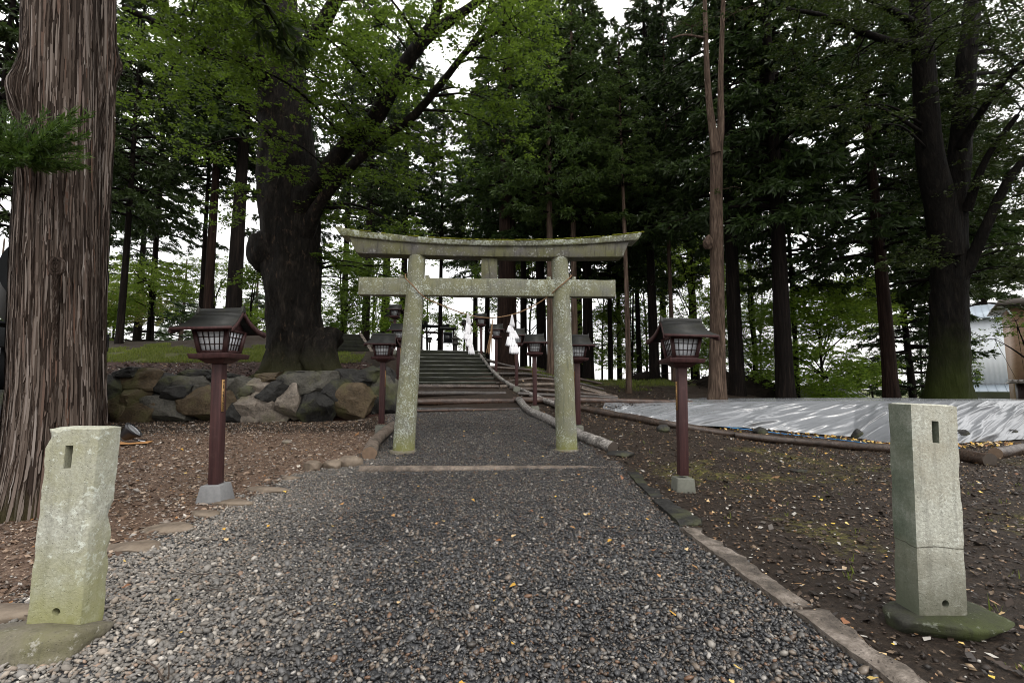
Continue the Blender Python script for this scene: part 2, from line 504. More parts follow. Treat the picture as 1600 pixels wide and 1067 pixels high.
    right = q.ramp(f, [(.32, (.009, .006, .005)), (.5, (.021, .0145, .01)), (.7, (.058, .041, .029))])
    mulch = q.ramp(f, [(.35, (.014, .007, .006)), (.52, (.038, .018, .014)), (.7, (.1, .055, .045))])
    grav = q.ramp(f, [(.35, (.02, .021, .024)), (.5, (.07, .072, .078)), (.66, (.17, .17, .165))])
    grass = q.ramp(f, [(.34, (.02, .022, .008)), (.5, (.06, .07, .014)), (.68, (.14, .15, .03))])
    moss = q.ramp(f, [(.3, (.05, .05, .008)), (.7, (.17, .16, .03))])
    jn = q.math('MULTIPLY', q.math('SUBTRACT', q.noise(5, 5, .7, tc), .5), .9)
    def w(name, lo=.35, hi=.65): return q.ramp(q.math('ADD', q.attr(name), jn), [(lo, 0.0), (hi, 1.0)])
    c = q.mix(w('dirt'), right, left)
    c = q.mix(w('mulch'), c, mulch)
    c = q.mix(w('grav'), c, grav)
    c = q.mix(w('grass'), c, grass)
    c = q.mix(q.math('MULTIPLY', w('moss', .55, .85), q.ramp(n2, [(.42, 0.0), (.6, .9)])), c, moss)
    q.bump(q.math('ADD', q.math('MULTIPLY', n2, .6), q.math('MULTIPLY', n3, .5)), .9, .035)
    M['ground'] = q.done(c, q.ramp(n, [(.3, .55), (.7, .85)]), .2)


make_more_mats()
M['bark_cedar'] = m_bark('fibrous_cedar_bark', (.01, .007, .005), (.062, .044, .035), (.36, .315, .285), 38, .28, .8, .035, (.05, .045, .02), .45)
_q = Mat('peeling_bark_strip')
_r = _q.n('ShaderNodeNewGeometry').outputs['Random Per Island']
_c = _q.ramp(_r, [(0, (.018, .0125, .01)), (.35, (.048, .036, .029)), (.6, (.095, .073, .06)), (.8, (.17, .143, .125)), (.93, (.085, .05, .036)), (1, (.27, .24, .22))])
_q.bump(_q.noise(1.0, 4, .6, _q.coord((120, 120, 6))), .5, .004)
M['bark_strip'] = _q.done(_c, .85, .1)
M['bark_dark'] = m_bark('dark_conifer_bark', (.0025, .002, .0018), (.008, .006, .005), (.024, .018, .0145), 12, .8, .85, .04)
M['bark_red'] = m_bark('red_brown_conifer_bark', (.006, .0035, .003), (.021, .0125, .0095), (.052, .033, .026), 12, .6, .85, .04)
M['bark_light'] = m_bark('pale_brown_bark', (.025, .017, .013), (.085, .06, .045), (.18, .135, .105), 12, .8, .85, .03)
M['bark_keyaki'] = m_bark('flaky_broadleaf_bark', (.003, .0025, .002), (.009, .0075, .006), (.034, .028, .022), 6, 2.0, .7, .06, (.02, .02, .008), .9, (.05, .034, .023))
M['bark_moss'] = m_bark('mossy_broadleaf_bark', (.002, .0018, .0015), (.006, .005, .004), (.02, .017, .013), 8, 1.6, .8, .05, (.018, .024, .004), 3.0)
M['leaf_keyaki'] = m_leaf('broadleaf_green_leaf', (.018, .042, .006), (.042, .088, .011), (.13, .2, .024), .5)
M['leaf_bright'] = m_leaf('fresh_maple_leaf', (.06, .13, .014), (.12, .22, .022), (.24, .33, .045), .55)
M['leaf_yellow'] = m_leaf('yellow_green_leaf', (.12, .16, .03), (.2, .24, .05), (.34, .33, .1), .5)
M['leaf_dark'] = m_leaf('dark_broadleaf_leaf', (.011, .022, .006), (.02, .036, .008), (.04, .062, .012), .3)
M['needle'] = m_leaf('dark_cedar_spray', (.011, .024, .008), (.02, .042, .011), (.045, .08, .018), .25)
M['needle_soft'] = m_leaf('cedar_spray_green', (.018, .042, .012), (.036, .078, .017), (.08, .13, .026), .35)
M['needle_pale'] = m_leaf('pale_pine_spray', (.06, .09, .05), (.09, .13, .07), (.14, .18, .1), .35)
M['sprout'] = m_leaf('fresh_cedar_sprout', (.016, .04, .007), (.035, .075, .012), (.09, .15, .025), .3)
M['grassblade'] = m_leaf('grass_blade', (.07, .11, .015), (.12, .17, .025), (.22, .24, .05), .35)

# ------------------------------------------------------------------ terrain
def xc(y): return np.interp(y, [0, 9, 10.8, 14, 17, 20, 23.5, 28, 36, 60], [-.1, -.05, -.2, -.8, -1.25, -1.8, -2.6, -3.6, -5.0, -9])


def terrain(x, y):
    x = np.asarray(x, float); y = np.asarray(y, float)
    zp = np.interp(y, [0, 6.5, 8.6, 10.7, 13.8, 15, 17.2, 19.3, 23.8, 28, 36, 60, 100], [0, .02, .2, .38, .66, .88, 1.34, 1.40, 3.1, 3.45, 4.2, 4.6, 3.0])
    zt = np.interp(y, [0, 7, 9, 10.7, 12, 14, 15.4, 16.8, 18, 20.2, 23.5, 26, 30, 40, 60, 120], [0, .02, .15, .36, .47, .66, .9, 1.1, 1.36, 1.8, 2.4, 2.6, 2.5, 1.8, 1.0, 0])
    zr = np.interp(y, [0, 8, 10, 12, 13.2, 14.6, 18, 20, 23, 27, 35, 120], [0, .02, .05, .1, .3, .82, .88, 1.1, 1.75, 1.4, .1, -.6])
    zf = np.interp(y, [0, 9, 11, 12, 14.0, 18.5, 22, 30, 120], [0, 0, .02, .15, .8, .8, .2, -.3, -.8])
    zl = np.interp(y, [0, 6, 10, 13.25, 13.6, 14.5, 17, 21, 25, 28, 36, 60, 120], [0, .04, .3, .5, 1.55, 1.72, 2.25, 3.15, 3.8, 4.0, 3.6, 2.6, 1.5])
    dx = x - xc(y)
    z = zp + (zl - zp) * sstep(-2.3, -3.3, dx)
    z = z + (zt - z) * sstep(2.0, 2.7, dx)
    z = z + (zr - z) * sstep(4.6, 7.2, dx)
    z = z + (zf - z) * sstep(10.5, 15, x)
    # gentle unevenness, left mound on the hill, lower behind it
    p = np.stack([x, y, np.zeros_like(x)], -1)
    z = z + .10 * fbm(p * .45, 2, 3) * sstep(2, 12, y) + .035 * fbm(p * 1.7, 5, 3)
    z = z + .45 * np.exp(-(((x + 12.5) / 2.5) ** 2 + ((y - 24.5) / 2.0) ** 2)) * (1 + fbm(p * 1.1, 7, 3))
    return z


def tz(x, y): return float(terrain(np.array([x]), np.array([y]))[0])


def G(px, py, lo=1.0, hi=70.0):
    """where the ray through a photo pixel meets the ground"""
    ds = np.linspace(lo, hi, 4000)
    P = CAM[None] + ds[:, None] * (FWD + (px - 800) / F * RIGHT + (533.5 - py) / F * UP)[None]
    below = P[:, 2] < terrain(P[:, 0], P[:, 1])
    i = int(np.argmax(below)) if below.any() else len(ds) - 1
    p = P[i]; p[2] = tz(p[0], p[1])
    return p


def on(px, d, py=600):
    p = W(px, py, d); p[2] = tz(p[0], p[1]); return p


EDGE_L = lambda y: np.interp(y, [-3, 3, 4, 5.5, 7.2, 7.9, 14], [-3.1, -3.05, -3.05, -3.0, -2.95, -2.35, -2.3])
EDGE_R = lambda y: np.interp(y, [-3, 4.7, 6.9, 8, 14], [1.9, 1.9, 2.1, 2.25, 2.3])


def gl(y): return np.where(y < 8, EDGE_L(y), xc(y) - 2.12)
def gr(y): return np.where(y < 8, EDGE_R(y), xc(y) + 2.05)


def make_ground():
    def axis(a, b, st, far, neg):
        core = np.arange(a, b, st)
        out = [b]; s = st
        while out[-1] < far: s *= 1.22; out.append(out[-1] + s)
        lo = [a]; s = st
        while lo[-1] > neg: s *= 1.22; lo.append(lo[-1] - s)
        return np.concatenate([np.array(lo[:0:-1]), core, np.array(out)])
    xs = axis(-13, 14, .1, 400, -400); ys = axis(.5, 26, .1, 500, -60)
    X, Y = np.meshgrid(xs, ys)
    Z = terrain(X, Y)
    P = np.stack([X, Y, np.zeros_like(X)], -1)
    g = np.where((X > gl(Y)) & (X < gr(Y)) & (Y < 14.3), 1.0, 0.0)
    Z = Z - .012 * g + .02 * fbm(P * 6, 3, 2) * (1 - g) * sstep(26, 20, Y)
    nx, ny = len(xs), len(ys)
    i = np.arange(ny - 1)[:, None] * nx; j = np.arange(nx - 1)[None, :]
    f = np.stack([i + j, i + j + 1, i + nx + j + 1, i + nx + j], -1).reshape(-1, 4)
    mb = MB(); mb.add(np.stack([X, Y, Z], -1).reshape(-1, 3), f)
    o = mb.build('ground', M['ground'], smooth=True)
    tag(o, kind='structure')
    me = o.data
    dx = X - xc(Y)
    A = {}
    A['grav'] = g
    A['dirt'] = sstep(-1.6, -2.6, X) * sstep(12.4, 9.5, Y)
    A['mulch'] = sstep(-2.0, -2.6, dx) * sstep(12.9, 13.4, Y) * sstep(17.6, 17.0, Y)
    A['grass'] = np.maximum(sstep(-5.2, -6.0, X) * sstep(17.0, 17.6, Y) * (.33 + .5 * sstep(21.5, 19.5, Y)) * (.75 + .9 * (fbm(P * .8, 21, 3))) , sstep(3.2, 4.5, dx) * sstep(20.5, 22.5, Y) * .75)
    A['grass'] = np.maximum(A['grass'], sstep(30, 45, Y) * .8)
    mo = fbm(P * .9 + 3, 8, 3) + .5
    A['moss'] = mo * sstep(2.0, 2.8, X) * sstep(12.5, 10.5, Y) * 1.02 * sstep(2.5, 4.5, Y) + mo * sstep(-1, -2, dx) * .5 * sstep(9, 12, Y)
    for k, a in A.items():
        at = me.attributes.new(k, 'FLOAT', 'POINT'); at.data.foreach_set('value', a.astype(np.float32).ravel())
    return o


make_ground()

# ------------------------------------------------------------------ loose ground cover
def inst(mb, base_v, base_f, P, S, rg, tilt=.5):
    """many small copies of one shape, random turn and size, in one mesh"""
    n = len(P); a = rg.uniform(0, 2 * PI, n); t = rg.normal(0, tilt, (n, 2))
    v = base_v[None] * S[:, None, :]
    ca, sa = np.cos(a)[:, None], np.sin(a)[:, None]
    x = v[..., 0] * ca - v[..., 1] * sa; y = v[..., 0] * sa + v[..., 1] * ca; z = v[..., 2] + x * t[:, :1] + y * t[:, 1:]
    V = np.stack([x, y, z], -1) + P[:, None, :]
    Fc = base_f[None] + (np.arange(n) * len(base_v))[:, None, None]
    mb.add(V.reshape(-1, 3), Fc.reshape(-1, base_f.shape[1]))


def scatter_gravel():
    rg = np.random.default_rng(3)
    mb = MB()
    v1, f1 = ico(1); v1 = v1 * (1 + .32 * (rg.uniform(size=(len(v1), 1)) - .5))
    v0 = np.array([[1, 0, 0], [-1, 0, 0], [0, 1, 0], [0, -1, 0], [0, 0, 1], [0, 0, -1.0]])
    f0 = np.array([[0, 2, 4], [2, 1, 4], [1, 3, 4], [3, 0, 4], [2, 0, 5], [1, 2, 5], [3, 1, 5], [0, 3, 5]])
    for (ya, yb, dens, kind, sz) in ((1.2, 4.3, 5000, 1, .0094), (4.3, 8.0, 3900, 0, .0106), (8.0, 14.2, 2400, 0, .0122)):
        n = int(dens * (yb - ya) * 5.4)
        y = rg.uniform(ya, yb, n); x = rg.uniform(-3.6, 2.8, n)
        jl = .10 * rg.normal(size=n)
        k = (x > gl(y) - .03 + jl) & (x < gr(y) + .02 + jl * .6)
        x, y = x[k], y[k]
        z = terrain(x, y) - .012
        s = sz * np.exp(rg.normal(0, .33, len(x)))
        s = np.minimum(s, .026)
        S = np.stack([s * rg.uniform(.9, 1.5, len(x)), s * rg.uniform(.75, 1.1, len(x)), s * rg.uniform(.45, .8, len(x))], -1)
        P = np.stack([x, y, z + s * .55 + rg.uniform(-.004, .012, len(x))], -1)
        inst(mb, v1 if kind else v0, f1 if kind else f0, P, S, rg, .35)
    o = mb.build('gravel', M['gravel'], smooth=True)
    tag(o, 'loose grey river gravel covering the path up to the torii', 'gravel', kind='stuff')


def scatter_chips():
    rg = np.random.default_rng(5)
    quad = np.array([[-1, -.55, 0], [.2, -.8, .05], [1, .1, 0], [-.3, .7, .04]]); qf = np.array([[0, 1, 2, 3]])
    v0 = np.array([[1, 0, 0], [-1, 0, 0], [0, 1, 0], [0, -1, 0], [0, 0, 1], [0, 0, -1.0]])
    f0 = np.array([[0, 2, 4], [2, 1, 4], [1, 3, 4], [3, 0, 4], [2, 0, 5], [1, 2, 5], [3, 1, 5], [0, 3, 5]])
    def go(name, mat, label, xa, xb, ya, yb, nchip, npeb, cond, sc=1.0):
        mb = MB()
        for n, bv, bf, flat, s0 in ((nchip, quad, qf, 0, .0105 * sc), (npeb, v0, f0, 1, .0085 * sc)):
            y = ya + (yb - ya) * rg.uniform(0, 1, n) ** 1.25; x = rg.uniform(xa, xb, n)
            k = cond(x, y); x, y = x[k], y[k]
            s = s0 * np.exp(rg.normal(0, .5, len(x))); s = np.minimum(s, .05)
            S = np.stack([s * rg.uniform(.9, 1.8, len(x)), s, s * (.7 if flat else 1)], -1)
            P = np.stack([x, y, terrain(x, y) + (.004 if flat else .012) + rg.uniform(0, .008, len(x))], -1)
            inst(mb, bv, bf, P, S, rg, .25 if not flat else .3)
        o = mb.build(name, M[mat], smooth=False)
        tag(o, label, 'debris', kind='stuff')
    go('wood_chips', 'chips_left', 'wood chips and pebbles strewn over bare brown dirt left of the path', -11, -1.9, 1.5, 13, 52000, 34000,
       lambda x, y: x < gl(y) + .05)
    go('leaf_litter', 'chips_right', 'dark leaf litter and pebbles on the damp soil right of the path', 1.9, 13, 1.0, 15, 46000, 30000,
       lambda x, y: x > gr(y) - .05)
    go('mulch', 'chips_right', 'dark mulch of fallen leaves on the bank above the stone wall', -13, -2.5, 13.3, 17.6, 9000, 1500,
       lambda x, y: x < xc(y) - 2.2, 1.7)
    go('slope_litter', 'chips_right', 'twigs and leaves scattered over the stepped slope right of the stairs', -.5, 8, 13, 23, 9000, 3000,
       lambda x, y: (x > xc(y) + 2.0), 1.6)


def scatter_leaves():
    rg = np.random.default_rng(8)
    fan = np.array([[0, -1, 0], [.75, .15, .1], [.45, .55, .02], [0, .42, .06], [-.45, .6, .14], [-.8, .1, .05]]); ff = np.array([[0, 1, 2, 3, 4, 5]])
    mb = MB()
    n = 1250
    y = 1.3 + 13 * rg.uniform(0, 1, n) ** 1.4; x = rg.uniform(-6, 9, n)
    k = rg.uniform(0, 1, n) < np.where(x > 1.0, 1.0, .4)
    x, y = x[k], y[k]
    s = .011 + .024 * rg.uniform(0, 1, len(x)) ** 2.2
    inst(mb, fan, ff, np.stack([x, y, terrain(x, y) + .03], -1), np.stack([s, s, s], -1), rg, .3)
    # drift of leaves along the foot of the tarpaulin
    m = 560
    px = rg.uniform(985, 1600, m)
    B = np.array([G(p, q) for p, q in ((985, 650), (1090, 668), (1200, 675), (1300, 684), (1370, 694), (1450, 700), (1520, 698), (1600, 694))])
    t = (px - 985) / 615
    bx = np.interp(px, [985, 1090, 1200, 1300, 1370, 1450, 1520, 1600], B[:, 0]); by = np.interp(px, [985, 1090, 1200, 1300, 1370, 1450, 1520, 1600], B[:, 1])
    bx = bx + rg.normal(0, .12, m); by = by + rg.normal(0, .2, m)
    s = rg.uniform(.025, .05, m)
    inst(mb, fan, ff, np.stack([bx, by, terrain(bx, by) + .035], -1), np.stack([s, s, s], -1), rg, .4)
    o = mb.build('fallen_leaves', M['yellow'])
    tag(o, 'yellow and orange fallen leaves scattered on gravel and soil', 'fallen leaves', kind='stuff')


def scatter_grass():
    rg = np.random.default_rng(9)
    mb = MB()
    blade = np.array([[-.08, 0, 0], [.08, 0, 0], [.05, .15, .6], [0, .4, 1.0]]); bf = np.array([[0, 1, 2, 3]])
    def go(n, xa, xb, ya, yb, cond, h):
        y = rg.uniform(ya, yb, n); x = rg.uniform(xa, xb, n); k = cond(x, y); x, y = x[k], y[k]
        s = h * rg.uniform(.5, 1.3, len(x))
        inst(mb, blade, bf, np.stack([x, y, terrain(x, y)], -1), np.stack([s * 1.3, s, s], -1), rg, .3)
    go(42000, -16, -4.5, 17.1, 22.5, lambda x, y: (x < xc(y) - 3.4) & (fbm(np.stack([x, y, 0 * x], -1) * .8, 4, 3) > -.14 + .06 * (y - 17)), .08)
    go(9000, 2, 9, 20.5, 25, lambda x, y: (x > xc(y) + 4) & (fbm(np.stack([x, y, 0 * x], -1) * .9, 6, 3) > -.05), .09)
    # sparse tufts in the soil on the right
    cx = rg.uniform(2.3, 7.5, 90); cy = rg.uniform(2.2, 10, 90)
    for a, b in zip(cx, cy):
        if a < gr(np.array(b)) + .15: continue
        m = rg.integers(4, 10)
        x = a + rg.normal(0, .025, m); y = b + rg.normal(0, .025, m); s = rg.uniform(.02, .06, m)
        inst(mb, blade, bf, np.stack([x, y, terrain(x, y)], -1), np.stack([s, s, s], -1), rg, .8)
    o = mb.build('grass', M['grassblade'])
    tag(o, 'short grass on the bank left and the ridge right, with sparse tufts in the soil', 'grass', kind='stuff')


def scatter_twigs():
    rg = np.random.default_rng(14); mb = MB()
    for k in range(210):
        y = 1.6 + 11 * rg.uniform() ** 1.3; x = rg.uniform(-8, -2.6) if k % 2 else rg.uniform(2.3, 9)
        if k % 9 == 0: x = rg.uniform(-2.5, 1.7)
        a = rg.uniform(0, PI); L = rg.uniform(.05, .22); z = tz(x, y) + .022
        d = np.array([math.cos(a), math.sin(a), 0]) * L
        c = np.array([x, y, z])
        tube(mb, catmull([c - d, c + rg.normal(0, .012, 3) * [1, 1, .3] + [0, 0, .01], c + d], 3), np.linspace(.0045, .0022, 7), 5)
    tag(mb.build('twigs', M['log_brown'], smooth=True), 'thin brown twigs lying scattered on soil and gravel', 'twigs', kind='stuff')


scatter_twigs()
scatter_gravel(); scatter_chips(); scatter_leaves(); scatter_grass()

# ------------------------------------------------------------------ torii gate
def plane_pt(px, py, Y):
    r = FWD + (px - 800) / F * RIGHT + (533.5 - py) / F * UP
    return CAM + r * (Y / r[1])


def make_torii():
    bl = W(630, 704, 8.6); Y = bl[1]
    br = plane_pt(886, 703, Y)
    ox = (bl[0] + br[0]) / 2; oz = tz(ox, Y) - .02
    P = lambda px, py: plane_pt(px, py, Y) - np.array([ox, Y, oz])
    t = thing('torii_gate', 'weathered stone torii gate with lichen and curved lintel straddling the gravel path', 'torii gate', (ox, Y, oz))
    Q = lambda px, py, off: plane_pt(px, py, Y - off)[2] - oz
    beam_bot = Q(765, 401, .15); mid_z = Q(765, 385, .17); top_z = Q(765, 373.5, .25)
    for s, b, tp in ((-1, P(630, 703), P(652, 405)), (1, P(886, 703), P(874.5, 405))):
        mb = MB()
        n = 40
        k = np.linspace(0, 1, n)
        pts = np.stack([b[0] + (tp[0] - b[0]) * k, 0 * k, -.15 + (beam_bot + .02 + .15) * k], -1)
        R = .205 + (.163 - .205) * k
        tube(mb, pts, R, 40, True, lambda i, th: 1 + .012 * np.sin(th * 3 + i * .4) + .008 * np.sin(th * 7 - i * .9))
        pil = mb.build('pillar', M['torii'], t, True)
        mb = MB(); lathe(mb, [(0, .055), (.235, .05), (.255, .03), (.26, -.1)], 28, (b[0], 0, 0))
        mb.build('footing', M['plinth'], pil, True)
    # tie beam
    l, r = P(562, 450), P(960, 453)
    h = P(765, 437.5)[2] - P(765, 464)[2]; zc_ = (P(765, 437.5)[2] + P(765, 464)[2]) / 2
    mb = MB()
    xs = np.linspace(l[0], r[0], 60)
    sec = []
    for x in xs:
        e = .006 * math.sin(x * 5) + .004 * math.sin(x * 13)
        dz = (r[2] - l[2]) * (x - l[0]) / (r[0] - l[0]) * .4
        sec.append([[x, -.1 + e, zc_ - h / 2 + dz], [x, .1, zc_ - h / 2 + dz + e], [x, .1, zc_ + h / 2 + dz], [x, -.1 + e, zc_ + h / 2 + dz + e]])
    loft(mb, sec)
    bevel(mb.build('tie_beam', M['torii'], t), .012)
    # wedges
    for a in (628, 668, 857, 896):
        c = P(a, 434)
        mb = MB(); box(mb, (c[0], 0, zc_ + h / 2 + .032), (.075, .16, .062), (.07, .16)); bevel(mb.build('wedge', M['torii'], t), .006)
    # strut
    a, b = P(752, 420), P(777, 420)
    mb = MB(); zb = zc_ + h / 2 + .002
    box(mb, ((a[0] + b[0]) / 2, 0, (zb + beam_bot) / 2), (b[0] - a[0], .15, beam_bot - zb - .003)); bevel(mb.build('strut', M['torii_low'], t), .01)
    # lower lintel and cap, both curving up to their ends
    xl0, xr0 = P(560, 402), P(970, 401); xl1, xr1 = P(549, 376), P(979, 378)
    kl, kr = P(529, 356), P(998, 360)
    xm = (kl[0] + kr[0]) / 2; hw = (kr[0] - kl[0]) / 2
    end_top = (Q(531, 355, .25) + Q(996, 359, .25)) / 2
    def rise(x, amt): return amt * np.abs((x - xm) / hw) ** 2.1
    amt = end_top - top_z
    low_amt = ((xl0[2] + xr0[2]) / 2 - beam_bot)
    mb = MB(); sec = []
    for u in np.linspace(0, 1, 70):
        xb = xl0[0] + (xr0[0] - xl0[0]) * u; xt = xl1[0] + (xr1[0] - xl1[0]) * u
        zb = beam_bot + rise(xb, low_amt * 1.25); zt = mid_z + rise(xt, amt * .82)
        e = .005 * math.sin(u * 40) + .004 * math.sin(u * 93)
        sec.append([[xb, -.15 + e, zb], [xb, .15, zb], [xt, .17, zt], [xt, -.17 + e, zt]])
    loft(mb, sec)
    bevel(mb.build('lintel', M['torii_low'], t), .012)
    mb = MB(); sec = []
    for u in np.linspace(0, 1, 80):
        xt = kl[0] + (kr[0] - kl[0]) * u; xb = P(537, 370)[0] + (P(992, 372)[0] - P(537, 370)[0]) * u
        zb = mid_z + .004 + rise(xb, amt * .82); zt = top_z + rise(xt, amt)
        e = .006 * math.sin(u * 31 + 1) + .005 * math.sin(u * 77)
        sec.append([[xb, -.215 + e, zb], [xb, .215, zb], [xt, .25, zt - .02], [xt, 0, zt + .04], [xt, -.25 + e, zt - .02 + e]])
    loft(mb, sec)
    cap = mb.build('lintel_cap', M['torii_beam'], t); bevel(cap, .014)
    # moss growing along the cap
    mb = MB(); rg = np.random.default_rng(2)
    for k in range(300):
        u = rg.uniform(.3, 1) if k > 60 else rg.uniform(0, 1)
        x = kl[0] + (kr[0] - kl[0]) * u; y = rg.uniform(-.25, .2)
        if k % 2: y = -.24
        z = top_z + rise(x, amt) - .015 + .05 * (1 - abs(y) / .25)
        rock(mb, (x, y, z), (rg.uniform(.03, .09), rg.uniform(.015, .04), rg.uniform(.008, .02)), k, 1, 2, .3)
    q = Mat('bright_moss'); n = q.noise(30, 4); q.bump(n, .8, .01)
    mo_ = mb.build('moss', q.done(q.mix(n, (.04, .05, .006), (.2, .2, .02)), .9, .1), cap, True); mo_['kind'] = 'stuff'
    return t, P, Y, ox, oz


def loft(mb, sec):
    sec = np.asarray(sec, float); n, m = sec.shape[:2]
    f = []
    for i in range(n - 1):
        for j in range(m):
            k = (j + 1) % m
            f.append([i * m + j, (i + 1) * m + j, (i + 1) * m + k, i * m + k])
    f.append(list(range(m))); f.append([(n - 1) * m + j for j in range(m)][::-1])
    mb.add(sec.reshape(-1, 3), f)


torii, TP, TY, TX, TZ = make_torii()

# straw rope between the pillars and its paper streamers
def make_rope():
    pts = []
    def wp(px, py, y): q = TP(px, py); return np.array([q[0] + TX, TY + y, q[2] + TZ])
    pts = [wp(655, 424, .22), wp(636, 427, .06), wp(634, 431, -.04), wp(638, 440, -.16), wp(648, 450, -.215), wp(658, 461, -.16), wp(668, 468, -.06), wp(690, 477, -.03), wp(724, 490, -.03), wp(762, 497, -.03), wp(800, 492, -.03), wp(832, 479, -.03),
           wp(856, 464, -.06), wp(866, 456, -.15), wp(876, 448, -.215), wp(885, 440, -.16), wp(891, 433, -.04), wp(892, 429, .06), wp(875, 425, .22)]
    C = catmull(pts, 10)
    mb = MB()
    T, A, B = frames(C)
    L = np.concatenate([[0], np.cumsum(np.linalg.norm(np.diff(C, axis=0), axis=1))])
    for k in range(3):
        a = L * 45 + k * 2 * PI / 3
        tube(mb, C + .0065 * (np.cos(a)[:, None] * A + np.sin(a)[:, None] * B), .0075, 6)
    o = mb.build('straw_rope', M['rope'], smooth=True)
    tag(o, 'thin twisted straw rope hung between the torii pillars', 'rope')
    tl = MB(); a = wp(770, 498, -.03); b = wp(764, 552, -.03)
    rg = np.random.default_rng(1)
    for k in range(12):
        e = rg.normal(0, .02, 3) * [1, 1, 2]
        tube(tl, catmull([a, (a + b) / 2 + e * .4, b + e], 5), [.006] * 10 + [.003], 5)
    tl.build('straw_tail', M['rope'], o, True)
    for px, top, segs, lab in ((731, 489, [(736, 545, 0)], 'white zigzag paper streamer hanging left of the middle of the straw rope'),
                               (800, 493, [(800, 550, 0)], 'white tiered paper streamer hanging right of the middle of the straw rope')):
        mb = MB()
        if px < 760: tiers = [(731, 489, 1.2, 733, 506, 3), (732, 505, 3, 731, 521, 4.5), (730, 519, 4, 730, 530, 5), (734, 528, 3.5, 733, 541, 4.2), (736, 539, 3.2, 737, 553, 4)]
        else: tiers = [(800, 492, 1.0, 800, 510, 3), (797, 509, 3, 798, 519, 5.5), (801, 517, 4.5, 803, 529, 7), (798, 527, 5.5, 798, 540, 7), (802, 537, 5.5, 803, 552, 6.5)]
        for q_, (xa, ya, ha, xb, yb, hb) in enumerate(tiers):
            for side in (0, 1):
                sec = []
                for r_ in range(5):
                    v = r_ / 4; row = []
                    for c_ in range(9):
                        u = c_ / 4 - 1
                        fold = (.018 if c_ % 2 else -.018) * (.4 + .6 * v) + (-.015 if side else .015) * v
                        row.append(wp(xa + (xb - xa) * v + u * (ha + (hb - ha) * v) + (1.5 if side else -1.5) * v, ya + (yb - ya) * v + (1.2 * (c_ % 2) * v) + side * .8, -.035 + fold - .012 * q_))
                    sec.append(row)
                sec = np.array(sec); n, m = sec.shape[:2]
                i = np.arange(n - 1)[:, None] * m; j = np.arange(m - 1)[None, :]
                mb.add(sec.reshape(-1, 3), np.stack([i + j, i + j + 1, i + m + j + 1, i + m + j], -1).reshape(-1, 4))
        s = mb.build('paper_streamer', M['shide'])
        so = s.modifiers.new('thick', 'SOLIDIFY'); so.thickness = .003
        tag(s, lab, 'paper streamer', 'white paper streamers on the straw rope')


make_rope()

